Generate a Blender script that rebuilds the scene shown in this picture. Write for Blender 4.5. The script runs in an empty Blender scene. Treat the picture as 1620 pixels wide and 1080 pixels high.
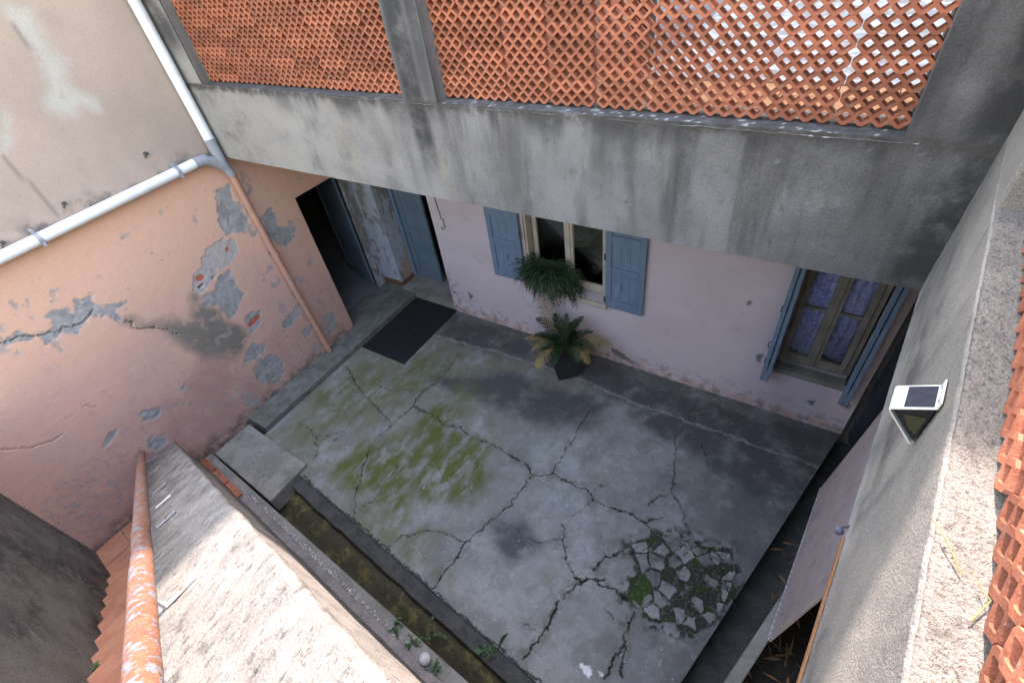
import bpy, bmesh, math, random
import numpy as np
from mathutils import Vector, Matrix
rnd = random.Random(7)
R_ = math.radians
scn = bpy.context.scene
COL = scn.collection

# ---------------------------------------------------------------- camera, sky, sun, exposure
cam_d = bpy.data.cameras.new('camera')
cam_d.sensor_fit = 'HORIZONTAL'; cam_d.sensor_width = 36.0
cam_d.lens = 769.63 / 1620 * 36.0
cam_d.clip_start = 0.02; cam_d.clip_end = 2000
cam = bpy.data.objects.new('camera', cam_d); COL.objects.link(cam)
mw = Matrix(((0.84317124, -0.28323428, 0.45699081), (0.52335307, 0.62705898, -0.57697365),
             (-0.12314148, 0.72565513, 0.67694963))).to_4x4()
mw.translation = (5.9, -4.5275, 5.0)
cam.matrix_world = mw
scn.camera = cam

SUN_EL = 50.0; SUN_AZ = -8.0      # degrees from +Y, negative towards -X
wld = bpy.data.worlds.new('World'); scn.world = wld; wld.use_nodes = True
nt = wld.node_tree; nt.nodes.clear()
sky = nt.nodes.new('ShaderNodeTexSky'); sky.sky_type = 'NISHITA'; sky.sun_disc = False
sky.sun_elevation = R_(SUN_EL); sky.sun_rotation = R_(SUN_AZ % 360)      # the sun stands over +Y, behind the far houses
sky.dust_density = 2.0; sky.ozone_density = 1.2; sky.air_density = 2.6
bg = nt.nodes.new('ShaderNodeBackground'); bg.inputs['Strength'].default_value = 0.15
wo = nt.nodes.new('ShaderNodeOutputWorld')
nt.links.new(sky.outputs[0], bg.inputs['Color']); nt.links.new(bg.outputs[0], wo.inputs['Surface'])
sun_d = bpy.data.lights.new('sun', 'SUN'); sun_d.energy = 2.0; sun_d.angle = R_(0.55); sun_d.color = (1, .94, .85)
sun = bpy.data.objects.new('sun', sun_d); COL.objects.link(sun)
sun.rotation_euler = Vector((-math.sin(R_(SUN_AZ))*math.cos(R_(SUN_EL)), -math.cos(R_(SUN_AZ))*math.cos(R_(SUN_EL)), -math.sin(R_(SUN_EL)))).to_track_quat('-Z', 'Y').to_euler()
sun.location = (3, 6, 20)
vs = scn.view_settings
vs.view_transform = 'Standard'; vs.look = 'None'; vs.gamma = 1.0; vs.use_curve_mapping = False
vs.exposure = 2.97
vs.use_white_balance = True; vs.white_balance_temperature = 6750; vs.white_balance_tint = 23
scn.cycles.max_bounces = 6; scn.cycles.diffuse_bounces = 4; scn.cycles.transparent_max_bounces = 8

# ---------------------------------------------------------------- measured outlines of wear, cracks and moss (metres, in the plane of each surface)
LW_GREY=[[(-2.025,2.881),(-1.834,2.891),(-1.863,2.697),(-1.827,2.451),(-1.945,2.315),(-2.149,2.396),(-2.143,2.621)],[(-1.683,2.374),(-1.488,2.405),(-1.509,2.095),(-1.629,1.974),(-1.704,2.113)],[(-2.593,2.275),(-2.445,2.357),(-2.211,2.391),(-2.115,2.306),(-2.123,2.191),(-2.247,2.084),(-2.43,2.078),(-2.533,2.146),(-2.612,2.199)],[(-2.707,2.201),(-2.606,2.209),(-2.471,2.106),(-2.573,2.035),(-2.736,1.977),(-2.839,1.925),(-2.809,2.06)],[(-2.505,2.051),(-2.351,2.011),(-2.345,1.895),(-2.389,1.795),(-2.36,1.658),(-2.457,1.575),(-2.636,1.433),(-2.657,1.555),(-2.683,1.711),(-2.825,1.834),(-2.754,1.926),(-2.627,1.899)],[(-2.513,1.371),(-2.395,1.405),(-2.279,1.315),(-2.371,1.184),(-2.526,1.122),(-2.556,1.185)],[(-2.728,0.949),(-2.571,0.987),(-2.478,0.846),(-2.563,0.76),(-2.731,0.771),(-2.805,0.819)],[(-2.79,0.64),(-2.648,0.735),(-2.468,0.673),(-2.372,0.479),(-2.435,0.296),(-2.59,0.224),(-2.752,0.334),(-2.827,0.485)],[(-4.413,2.598),(-4.281,2.591),(-4.205,2.5),(-4.218,2.457),(-4.362,2.528),(-4.46,2.534)],[(-4.062,2.596),(-3.936,2.616),(-3.867,2.551),(-3.853,2.458),(-3.774,2.599),(-3.649,2.547),(-3.678,2.461),(-3.429,2.331),(-3.519,2.298),(-3.636,2.415),(-3.773,2.368),(-3.876,2.309),(-3.953,2.287),(-4.028,2.379),(-4.179,2.382),(-4.182,2.481),(-4.039,2.444),(-4.003,2.523)],[(-3.722,2.412),(-3.642,2.406),(-3.548,2.321),(-3.562,2.201),(-3.609,2.165),(-3.63,2.298),(-3.72,2.354)],[(-4.107,1.179),(-3.947,1.115),(-3.865,1.061),(-3.984,0.979),(-4.065,1.014)],[(-4.517,1.133),(-4.382,1.197),(-4.329,1.171),(-4.4,1.102),(-4.546,1.09)],[(-2.099,1.004),(-1.85,1.044),(-1.753,1.01),(-1.871,0.863),(-2.081,0.832),(-2.144,0.923)],[(-1.923,0.618),(-1.777,0.665),(-1.81,0.523),(-1.943,0.507)],[(-4.199,0.85),(-4.075,0.758),(-4.084,0.619),(-4.22,0.619),(-4.246,0.74)],[(-3.618,1.088),(-3.523,1.105),(-3.559,1.026)],[(-3.126,0.332),(-2.948,0.276),(-2.975,0.168),(-3.137,0.254)],[(-1.507,0.618),(-1.32,0.556),(-1.397,0.313),(-1.587,0.292)],[(-1.606,2.197),(-1.299,2.057),(-1.421,1.9),(-1.597,1.906),(-1.647,2.064)]]
LW_LIGHT=[[(-2.593,2.275),(-2.445,2.357),(-2.211,2.391),(-2.115,2.306),(-2.123,2.191),(-2.247,2.084),(-2.43,2.078),(-2.533,2.146),(-2.612,2.199)],[(-2.707,2.201),(-2.606,2.209),(-2.471,2.106),(-2.573,2.035),(-2.736,1.977),(-2.839,1.925),(-2.809,2.06)]]
LW_BRICK=[[(-2.254,2.271),(-2.209,2.273),(-2.211,2.229),(-2.259,2.214)],[(-2.717,2.163),(-2.649,2.163),(-2.635,2.108),(-2.686,2.081),(-2.734,2.114)],[(-2.523,1.27),(-2.366,1.31),(-2.305,1.281),(-2.38,1.229),(-2.512,1.205)]]
LW_HOLE=[[(-2.765,2.043),(-2.685,2.059),(-2.686,2.035),(-2.752,2.019)],[(-2.586,2.059),(-2.539,2.052),(-2.56,2.032)]]
LW_STAIN=[[(-3.559,2.139),(-3.421,1.991),(-3.335,1.895),(-3.219,1.497),(-3.167,1.307),(-2.966,1.144),(-2.866,0.995),(-2.698,1.001),(-2.638,1.216),(-2.707,1.419),(-2.725,1.642),(-2.777,1.749),(-2.833,1.889),(-2.863,1.974),(-2.977,1.771),(-2.967,1.629),(-3.128,1.727),(-3.24,1.883),(-3.443,2.031)]]
LW_DARK=[[(-3.28,1.265),(-3.196,1.26),(-2.994,1.15),(-2.932,0.939),(-2.908,0.586),(-2.627,0.124),(-2.963,0.061),(-3.31,0.078),(-3.736,-0.07),(-4.009,0.246),(-4.112,0.783),(-3.872,1.07),(-3.64,1.053)]]
LW_CRACK=[[(-4.436,2.566),(-4.289,2.532),(-4.193,2.49),(-4.036,2.394),(-3.976,2.425),(-3.934,2.371),(-3.845,2.355),(-3.722,2.412)],[(-3.565,2.129),(-3.46,2.004),(-3.335,1.895),(-3.237,1.684)],[(-5.051,1.734),(-4.924,1.584),(-4.807,1.56),(-4.668,1.475)],[(-4.487,1.615),(-4.355,1.623),(-4.275,1.517)],[(-2.017,2.758),(-2.004,2.588),(-2.066,2.51)]]
UW_PATCH=[[(-2.745,4.854),(-2.545,4.817),(-2.572,4.6),(-2.634,4.443),(-2.621,4.24),(-2.591,4.072),(-2.638,3.978),(-2.698,4.053),(-2.804,3.98),(-2.947,4.1),(-2.938,4.183),(-2.827,4.267),(-2.777,4.541),(-2.786,4.678),(-2.799,4.781)],[(-3.193,4.248),(-3.197,4.117),(-3.321,3.99),(-3.45,3.9)]]
UW_CRACK=[[(-3.438,3.895),(-3.436,3.747),(-3.411,3.62),(-3.408,3.331)],[(-2.776,4.69),(-2.775,4.586),(-2.755,4.505)]]
UW_NAIL=[(-2.465,3.514),(-3.318,3.402),(-3.88,3.318)]
FL_CRACK=[(1.0,[(0.47,-1.81),(0.975,-2.036),(1.408,-2.178),(1.856,-2.297)]),(1.1,[(1.922,-0.842),(1.975,-1.149),(1.984,-1.419),(1.896,-1.686),(1.954,-1.949),(1.891,-2.221),(1.876,-2.505),(1.868,-2.654),(1.996,-2.959),(2.182,-3.254),(2.27,-3.392),(2.472,-3.59)]),(1.4,[(1.954,-1.949),(2.281,-1.933),(2.555,-2.007),(2.75,-1.932),(2.988,-1.979),(3.282,-1.938),(3.53,-1.988),(3.581,-2.012),(3.789,-2.014),(3.95,-2.112),(4.137,-1.978),(4.364,-1.989),(4.598,-1.983),(4.696,-2.061),(4.945,-2.038),(5.131,-2.02),(5.265,-2.044)]),(1.3,[(3.95,-2.112),(3.922,-2.338),(3.937,-2.446),(3.834,-2.773),(3.738,-3.122),(3.724,-3.253),(3.717,-3.507),(3.714,-3.671)]),(0.9,[(4.137,-1.978),(4.149,-1.682),(4.141,-1.43),(4.142,-1.15),(4.16,-0.87)]),(0.6,[(3.826,-2.761),(4.118,-2.742),(4.35,-2.789),(4.61,-2.617)]),(0.9,[(4.549,-2.47),(4.61,-2.617),(4.751,-2.792),(4.891,-2.89)]),(1.8,[(5.006,-2.743),(5.071,-2.586),(5.186,-2.444),(5.32,-2.378),(5.413,-2.398)]),(2.0,[(4.891,-2.89),(4.966,-2.903),(5.049,-2.836),(5.146,-2.755)]),(1.7,[(4.971,-2.913),(4.893,-3.03),(4.877,-3.17),(4.867,-3.328),(4.841,-3.524),(4.817,-3.631),(4.803,-3.753)]),(1.5,[(5.065,-2.827),(5.195,-2.822),(5.387,-2.819)]),(1.3,[(5.282,-2.051),(5.428,-1.893)]),(1.4,[(5.265,-2.044),(5.382,-2.083),(5.513,-2.08),(5.585,-2.101),(5.673,-2.038)]),(1.0,[(5.346,-1.304),(5.42,-1.567),(5.473,-1.624),(5.543,-1.694)]),(0.9,[(5.409,-1.598),(5.3,-1.724),(5.237,-1.841)]),(1.6,[(5.502,-2.905),(5.477,-3.041),(5.527,-3.205),(5.49,-3.355),(5.48,-3.506)]),(1.2,[(5.536,-3.228),(5.595,-3.439)]),(0.8,[(5.282,-3.018),(5.399,-3.073),(5.483,-3.055)]),(0.9,[(3.018,-3.617),(3.033,-3.427),(3.243,-3.24),(3.435,-3.177),(3.588,-3.149),(3.738,-3.122)]),(0.8,[(2.416,-3.535),(2.334,-3.403),(2.439,-3.32),(2.449,-3.113),(2.416,-2.792)]),(0.8,[(0.688,-2.889),(1.086,-2.925),(1.232,-2.852),(1.362,-2.683)]),(0.8,[(1.086,-2.925),(1.287,-3.091),(1.318,-3.225)]),(0.6,[(1.408,-2.178),(1.322,-2.466),(1.4,-2.779),(1.32,-2.932)]),(0.5,[(4.696,-2.061),(4.621,-2.269),(4.512,-2.385)]),(0.5,[(4.647,-1.957),(4.689,-1.846),(4.921,-1.68)]),(0.6,[(1.772,-1.68),(1.481,-1.86),(1.256,-1.888)]),(1.5,[(5.692,-2.094),(5.863,-2.044),(6.002,-1.996),(6.111,-1.908)]),(0.7,[(5.543,-1.694),(5.654,-1.874),(5.776,-1.96)]),(0.5,[(5.504,-0.813),(5.661,-1.114),(5.958,-1.224)]),(0.5,[(5.273,-0.292),(5.22,-0.856),(5.346,-1.304)]),(0.5,[(4.824,-3.492),(4.731,-3.484),(4.666,-3.491)]),(0.7,[(3.714,-3.671),(3.608,-3.695)])]
FL_JOINT=[[(1.305,-0.657),(1.789,-0.629),(2.287,-0.556),(2.882,-0.544),(3.207,-0.504),(3.909,-0.53),(4.648,-0.597),(5.36,-0.578),(6.073,-0.573),(6.713,-0.569)]]
FL_MOSS=[[(2.184,-2.384),(2.151,-1.815),(2.466,-1.722),(2.682,-1.91),(3.138,-2.011),(3.444,-2.212),(3.522,-2.503),(3.464,-2.802),(3.237,-2.923),(2.888,-3.019),(2.919,-3.222),(2.572,-3.276),(1.907,-3.255),(1.622,-3.152),(1.745,-2.879)],[(0.392,-2.342),(0.693,-1.851),(1.239,-1.733),(1.497,-1.878),(1.49,-2.262),(1.198,-2.588),(0.819,-2.715)],[(2.902,-3.522),(3.161,-3.284),(3.381,-3.222),(3.352,-3.511),(3.085,-3.619)],[(0.493,-3.118),(0.635,-2.555),(1.156,-2.549),(1.551,-3.032),(0.999,-3.094)]]
FL_RUB=[(5.251,-2.32),(5.547,-2.046),(5.858,-2.025),(6.111,-1.958),(6.207,-2.111),(6.19,-2.38),(6.15,-2.645),(5.982,-2.829),(5.815,-2.836),(5.651,-2.869),(5.463,-2.852),(5.395,-2.762),(5.435,-2.54)]
FL_GREEN=[(5.396,-2.794),(5.457,-2.548),(5.534,-2.552),(5.594,-2.747),(5.657,-2.805),(5.621,-2.947),(5.473,-2.878)]
FL_PALE=[[(5.258,-3.528),(5.31,-3.486),(5.391,-3.531),(5.372,-3.591),(5.309,-3.585)],[(5.432,-3.492),(5.468,-3.481),(5.457,-3.52)]]
FL_DAMP_SHADE=[[(1.287,-0.073),(3.083,-0.089),(4.373,-0.118),(5.611,-0.127),(6.802,-0.059),(6.656,-0.599),(5.606,-0.661),(4.577,-0.631),(3.411,-0.504),(1.333,-0.644)],[(4.616,-0.727),(5.205,-0.325),(6.025,-0.349),(6.769,-0.54),(6.562,-1.152),(6.108,-1.313),(5.638,-1.033),(5.184,-0.975)],[(3.874,-2.834),(4.196,-2.7),(4.401,-2.784),(4.327,-3.047),(4.121,-3.088)],[(1.936,-1.402),(2.789,-0.864),(4.291,-0.771),(4.246,-1.24),(3.157,-1.443)]]
FW_PEEL=[[(3.996,0.224),(4.135,0.208),(4.321,0.115),(4.35,0.065),(4.185,0.081),(4.045,0.121)],[(5.837,0.716),(5.766,0.737),(5.777,0.843),(5.83,0.845)],[(1.368,0.433),(1.561,0.552),(1.714,0.41),(1.48,0.209)],[(6.344,0.367),(6.469,0.377),(6.459,0.294)],[(6.67,0.537),(6.8,0.499),(6.797,0.411),(6.671,0.43)],[(1.473,1.171),(1.546,1.133),(1.562,0.911),(1.432,0.877)],[(5.515,1.518),(5.541,1.543),(5.564,1.491),(5.538,1.465)]]

# ---------------------------------------------------------------- helpers
def tag(o, label=None, cat=None, group=None, kind=None):
    if label: o['label'] = label
    if cat: o['category'] = cat
    if group: o['group'] = group
    if kind: o['kind'] = kind
    return o

def thing(name, label, cat, loc=(0, 0, 0), rz=0.0, group=None):
    o = bpy.data.objects.new(name, None); o.empty_display_size = .1
    COL.objects.link(o); o.location = loc; o.rotation_euler = (0, 0, rz)
    return tag(o, label, cat, group)

def link(name, me, m=None, parent=None):
    o = bpy.data.objects.new(name, me); COL.objects.link(o)
    if m is not None and not me.materials: me.materials.append(m)
    if parent is not None: o.parent = parent
    return o

class MB:
    """collects faces into one mesh"""
    def __init__(s): s.v = []; s.f = []; s.sm = []
    def add(s, vs, fs, smooth=False):
        n = len(s.v); s.v += [tuple(p) for p in vs]; s.f += [tuple(i + n for i in f) for f in fs]; s.sm += [smooth] * len(fs)
        return s
    def box(s, a, b):
        (x0, y0, z0), (x1, y1, z1) = a, b
        return s.add([(x0,y0,z0),(x1,y0,z0),(x1,y1,z0),(x0,y1,z0),(x0,y0,z1),(x1,y0,z1),(x1,y1,z1),(x0,y1,z1)],
              [(0,3,2,1),(4,5,6,7),(0,1,5,4),(1,2,6,5),(2,3,7,6),(3,0,4,7)])
    def obox(s, c, hx, hy, hz):
        c, hx, hy, hz = map(Vector, (c, hx, hy, hz))
        vs = [c + i*hx + j*hy + k*hz for k in (-1, 1) for i, j in ((-1,-1),(1,-1),(1,1),(-1,1))]
        return s.add(vs, [(0,3,2,1),(4,5,6,7),(0,1,5,4),(1,2,6,5),(2,3,7,6),(3,0,4,7)])
    def prism(s, poly, z0, z1):
        a = sum(poly[i][0]*poly[(i+1) % len(poly)][1] - poly[(i+1) % len(poly)][0]*poly[i][1] for i in range(len(poly)))
        if a < 0: poly = poly[::-1]
        n = len(poly)
        g = lambda z, p: z(p[0], p[1]) if callable(z) else z
        vs = [(p[0], p[1], g(z0, p)) for p in poly] + [(p[0], p[1], g(z1, p)) for p in poly]
        return s.add(vs, [tuple(range(n))[::-1], tuple(range(n, 2*n))] + [(i, (i+1) % n, n + (i+1) % n, n + i) for i in range(n)])
    def tube(s, pts, r, seg=12, cap=True):
        pts = [Vector(p) for p in pts]; rs = r if isinstance(r, (list, tuple)) else [r]*len(pts)
        vs = []; fs = []; prev = None
        for i, p in enumerate(pts):
            d = (pts[min(i+1, len(pts)-1)] - pts[max(i-1, 0)]).normalized()
            if prev is None:
                a = d.orthogonal().normalized()
            else:
                a = (prev - d * prev.dot(d)).normalized()
            prev = a; b = d.cross(a)
            for k in range(seg):
                t = 2*math.pi*k/seg; vs.append(p + (a*math.cos(t) + b*math.sin(t))*rs[i])
        for i in range(len(pts)-1):
            for k in range(seg):
                k2 = (k+1) % seg; fs.append((i*seg+k, i*seg+k2, (i+1)*seg+k2, (i+1)*seg+k))
        s.add(vs, fs, True)
        if cap:
            n = len(pts)-1
            s.add(vs[:seg], [tuple(range(seg))[::-1]]); s.add(vs[n*seg:], [tuple(range(seg))])
        return s
    def mesh(s, name):
        me = bpy.data.meshes.new(name); me.from_pydata(s.v, [], s.f)
        me.polygons.foreach_set('use_smooth', s.sm); me.update(); return me
    def build(s, name, m, parent=None, bevel=0.0, origin=None):
        if origin is not None:
            s.v = [(p[0]-origin[0], p[1]-origin[1], p[2]-origin[2]) for p in s.v]
        me = s.mesh(name)
        o = link(name, me, m, parent)
        if origin is not None: o.location = origin
        if bevel:
            b = o.modifiers.new('bevel', 'BEVEL'); b.width = bevel; b.segments = 2; b.limit_method = 'ANGLE'
        return o

# value noise on arrays
def _h(ix, iy, seed):
    n = (ix.astype(np.int64) * 374761393 + iy.astype(np.int64) * 668265263 + seed * 974711) & 0x7fffffff
    n = ((n ^ (n >> 13)) * 1274126177) & 0x7fffffff
    n = ((n ^ (n >> 15)) * 1103515245) & 0x7fffffff
    return ((n >> 7) & 0xffff) / 65535.0
def vn(x, y, seed=0):
    ix = np.floor(x); iy = np.floor(y); fx = x - ix; fy = y - iy
    fx = fx*fx*(3-2*fx); fy = fy*fy*(3-2*fy)
    a = _h(ix, iy, seed); b = _h(ix+1, iy, seed); c = _h(ix, iy+1, seed); d = _h(ix+1, iy+1, seed)
    return (a*(1-fx)+b*fx)*(1-fy) + (c*(1-fx)+d*fx)*fy
def fbm(x, y, sc=1.0, oct=4, seed=0):
    t = 0; a = .5; n = 0
    for o in range(oct):
        t = t + a*vn(x*sc, y*sc, seed+o*17); n += a; a *= .5; sc *= 2.03
    return t/n*2-1
def seg_d(px, py, a, b):
    ax, ay = a; bx, by = b; dx, dy = bx-ax, by-ay; L = dx*dx+dy*dy+1e-12
    t = np.clip(((px-ax)*dx+(py-ay)*dy)/L, 0, 1)
    return np.hypot(px-ax-t*dx, py-ay-t*dy)
def sdf(poly, X, Y):
    """negative inside"""
    D = np.full(X.shape, 1e3); ins = np.zeros(X.shape, bool); n = len(poly)
    for i in range(n):
        a, b = poly[i], poly[(i+1) % n]
        D = np.minimum(D, seg_d(X, Y, a, b))
        c = ((a[1] > Y) != (b[1] > Y)) & (X < (b[0]-a[0])*(Y-a[1])/((b[1]-a[1]) if b[1] != a[1] else 1e-9)+a[0])
        ins ^= c
    return np.where(ins, -D, D)
def line_d(pl, X, Y):
    D = np.full(X.shape, 1e3)
    for i in range(len(pl)-1): D = np.minimum(D, seg_d(X, Y, pl[i], pl[i+1]))
    return D
def sstep(lo, hi, v):
    t = np.clip((v-lo)/(hi-lo), 0, 1); return t*t*(3-2*t)

def grid_mesh(name, P, attrs=None, keep=None, smooth=True, flip=False):
    """P: (nv, nu, 3) array of points -> one mesh, float attributes per point"""
    nv, nu, _ = P.shape
    idx = np.arange(nu*nv).reshape(nv, nu)
    q = np.stack([idx[:-1, :-1], idx[:-1, 1:], idx[1:, 1:], idx[1:, :-1]], -1)
    if flip: q = q[..., ::-1]
    if keep is not None: q = q[keep]
    q = q.reshape(-1, 4)
    me = bpy.data.meshes.new(name)
    me.vertices.add(nu*nv); me.vertices.foreach_set('co', P.reshape(-1).astype(np.float32))
    me.loops.add(q.size); me.loops.foreach_set('vertex_index', q.reshape(-1).astype(np.int32))
    me.polygons.add(len(q)); me.polygons.foreach_set('loop_start', np.arange(0, q.size, 4, dtype=np.int32))
    me.polygons.foreach_set('use_smooth', np.full(len(q), smooth))
    me.update(calc_edges=True)
    for k, a in (attrs or {}).items():
        at = me.attributes.new(k, 'FLOAT', 'POINT'); at.data.foreach_set('value', np.ascontiguousarray(a, np.float32).reshape(-1))
    return me

# ---------------------------------------------------------------- materials
def mat(name, c1, c2=None, scale=2.5, rough=.88, bump=.25, bscale=45, layers=(), speck=.12, rand=0.0, metal=0.0, spec=.3, lo=.35, hi=.65, stretch=(1, 1, 1)):
    m = bpy.data.materials.new(name); m.use_nodes = True
    t = m.node_tree; N = t.nodes; K = t.links; N.clear()
    out = N.new('ShaderNodeOutputMaterial'); b = N.new('ShaderNodeBsdfPrincipled')
    K.new(b.outputs[0], out.inputs[0])
    b.inputs['Roughness'].default_value = rough; b.inputs['Metallic'].default_value = metal
    b.inputs['Specular IOR Level'].default_value = spec
    tc = N.new('ShaderNodeTexCoord'); base_v = tc.outputs['Object']
    if rand:      # every copy gets its own piece of the pattern
        oi0 = N.new('ShaderNodeObjectInfo'); sc0 = N.new('ShaderNodeVectorMath'); sc0.operation = 'SCALE'; ad0 = N.new('ShaderNodeVectorMath')
        cv = N.new('ShaderNodeCombineXYZ'); K.new(oi0.outputs['Random'], cv.inputs[0]); K.new(oi0.outputs['Random'], cv.inputs[2]); K.new(cv.outputs[0], sc0.inputs[0]); sc0.inputs['Scale'].default_value = 37.0
        K.new(base_v, ad0.inputs[0]); K.new(sc0.outputs[0], ad0.inputs[1]); base_v = ad0.outputs[0]
    def noise(sc, detail=5, rgh=.6, st=(1, 1, 1)):
        v = base_v
        if tuple(st) != (1, 1, 1):
            mp = N.new('ShaderNodeMapping'); mp.inputs['Scale'].default_value = st; K.new(v, mp.inputs['Vector']); v = mp.outputs[0]
        n = N.new('ShaderNodeTexNoise'); n.inputs['Scale'].default_value = sc; n.inputs['Detail'].default_value = detail
        n.inputs['Roughness'].default_value = rgh; K.new(v, n.inputs['Vector']); return n.outputs['Fac']
    def rng(v, a, c, d=0.0, e=1.0):
        r = N.new('ShaderNodeMapRange'); r.interpolation_type = 'SMOOTHSTEP'
        for i, x in zip((1, 2, 3, 4), (a, c, d, e)): r.inputs[i].default_value = x
        K.new(v, r.inputs[0]); return r.outputs[0]
    def mix(f, a, c, mode='MIX'):
        x = N.new('ShaderNodeMix'); x.data_type = 'RGBA'; x.blend_type = mode
        if isinstance(f, (int, float)): x.inputs[0].default_value = f
        else: K.new(f, x.inputs[0])
        for s, i in ((a, 6), (c, 7)):
            if isinstance(s, tuple): x.inputs[i].default_value = (*s, 1)
            else: K.new(s, x.inputs[i])
        return x.outputs[2]
    def math_(op, a, c):
        x = N.new('ShaderNodeMath'); x.operation = op
        for i, s in enumerate((a, c)):
            if isinstance(s, (int, float)): x.inputs[i].default_value = s
            else: K.new(s, x.inputs[i])
        return x.outputs[0]
    col = c1
    if c2: col = mix(rng(noise(scale, 6, .62, stretch), lo, hi), c1, c2)
    for L in layers:
        if L[0] == 'attr':
            a = N.new('ShaderNodeAttribute'); a.attribute_name = L[1]; f = a.outputs['Fac']
            if len(L) > 3:     # broken up by noise
                f = math_('MULTIPLY', f, rng(noise(L[3], 5, .65, L[6] if len(L) > 6 else (1, 1, 1)), L[4], L[5]))
            col = mix(f, col, L[2])
        elif L[0] == 'noise':  # ('noise', scale, stretch, lo, hi, colour, strength)
            col = mix(rng(noise(L[1], 5, .64, L[2]), L[3], L[4], 0, L[6]), col, L[5])
    if speck:
        col = mix(1.0, col, mix(rng(noise(bscale*2.2, 3, .7), .25, .75), (1-speck*2,)*3, (1+speck*.8,)*3), 'MULTIPLY')
    if rand:
        oi = N.new('ShaderNodeObjectInfo')
        col = mix(1.0, col, mix(oi.outputs['Random'], (1-rand,)*3, (1+rand*.6,)*3), 'MULTIPLY')
    if isinstance(col, tuple): b.inputs['Base Color'].default_value = (*col, 1)
    else: K.new(col, b.inputs['Base Color'])
    if bump:
        bp = N.new('ShaderNodeBump'); bp.inputs['Strength'].default_value = bump; bp.inputs['Distance'].default_value = .012
        K.new(noise(bscale, 4, .65), bp.inputs['Height']); K.new(bp.outputs[0], b.inputs['Normal'])
    return m

def glass(name, tint=(.02, .022, .025), refl=.08):
    m = bpy.data.materials.new(name); m.use_nodes = True
    t = m.node_tree; N = t.nodes; N.clear()
    o = N.new('ShaderNodeOutputMaterial'); mx = N.new('ShaderNodeMixShader'); tr = N.new('ShaderNodeBsdfTransparent'); gl = N.new('ShaderNodeBsdfGlossy')
    fr = N.new('ShaderNodeFresnel'); fr.inputs[0].default_value = 1.5
    tr.inputs[0].default_value = (*tint, 1); gl.inputs['Roughness'].default_value = .04
    t.links.new(fr.outputs[0], mx.inputs[0]); t.links.new(tr.outputs[0], mx.inputs[1]); t.links.new(gl.outputs[0], mx.inputs[2]); t.links.new(mx.outputs[0], o.inputs[0])
    return m

BLACKISH = (.035, .033, .032)
M = {}
M['pink'] = mat('pink_plaster', (.63, .36, .275), (.56, .335, .275), 1.6, layers=[
    ('noise', 5, (1, 1, .6), .58, .75, (.45, .28, .245), .7),
    ('attr', 'mauve', (.44, .245, .205), 4, .2, .6), ('attr', 'peach', (.66, .395, .285)), ('attr', 'speckle', (.33, .27, .26), 17, .50, .62), ('attr', 'stain', (.20, .17, .14), 7, .2, .5),
    ('attr', 'grey', (.32, .305, .305)), ('attr', 'grey', (.24, .225, .22), 7, .42, .66), ('attr', 'grey', (.44, .36, .33), 12, .55, .68), ('attr', 'light', (.42, .36, .34)), ('attr', 'brick', (.45, .12, .07)), ('attr', 'grime', (.10, .085, .07), 7, .35, .6), ('attr', 'crack', (.14, .11, .095))], speck=.05, bump=.10, bscale=30)
M['beige'] = mat('beige_plaster', (.40, .315, .265), (.355, .28, .24), 1.2, layers=[
    ('noise', 2.2, (1, 1, .7), .56, .75, (.32, .25, .23), .7), ('attr', 'patch', (.42, .40, .36), 5, .25, .5), ('attr', 'band', (.13, .11, .10), 5, .42, .62), ('attr', 'crack', (.2, .16, .14))], speck=.06, bump=.2, bscale=35)
M['lilac'] = mat('lilac_plaster', (.56, .485, .54), (.52, .44, .49), 1.4, layers=[
    ('noise', 3, (1, 1, 1), .55, .8, (.36, .29, .31), .7), ('attr', 'base', (.44, .30, .26), 6, .3, .6), ('attr', 'grime', (.15, .13, .14), 9, .48, .6), ('attr', 'peel', (.17, .155, .16))], speck=.06, bump=.2, bscale=35)
M['beam'] = mat('weathered_concrete', (.225, .216, .212), (.15, .144, .144), 1.6, layers=[
    ('noise', 5, (1, 1, .12), .46, .68, (.085, .08, .078), .8), ('noise', 2.0, (1, 1, .8), .48, .66, (.155, .148, .146), .7), ('noise', 16, (1, 1, .5), .56, .7, (.10, .095, .09), .6), ('noise', 7, (1, 1, .15), .60, .75, (.27, .255, .245), .6),
    ('attr', 'pale', (.32, .303, .285), 3, .2, .6), ('attr', 'dark', (.040, .039, .040), 4, .2, .56), ('attr', 'yellow', (.29, .235, .145), 6, .35, .8), ('attr', 'lip', (.075, .066, .06), 14, .3, .6), ('attr', 'fleck', (.6, .58, .55))], speck=.14, bump=.35, bscale=55)
M['rear'] = mat('rear_plaster', (.40, .34, .29), (.34, .29, .26), 1.5)
M['concrete'] = mat('plain_concrete', (.30, .28, .245), (.21, .197, .17), 3, layers=[('noise', 5, (1, 1, 1), .52, .72, (.13, .125, .095), .75)], speck=.16, bump=.45, bscale=50)
M['trough'] = mat('mossy_trough', (.10, .088, .05), (.045, .042, .03), 5, layers=[('noise', 9, (1, 1, 1), .55, .72, (.15, .12, .045), .8)], speck=.2, bump=.6, bscale=40)
M['darkcon'] = mat('damp_dark_concrete', (.085, .083, .075), (.05, .05, .046), 5, speck=.2, bump=.5, bscale=45)
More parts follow.
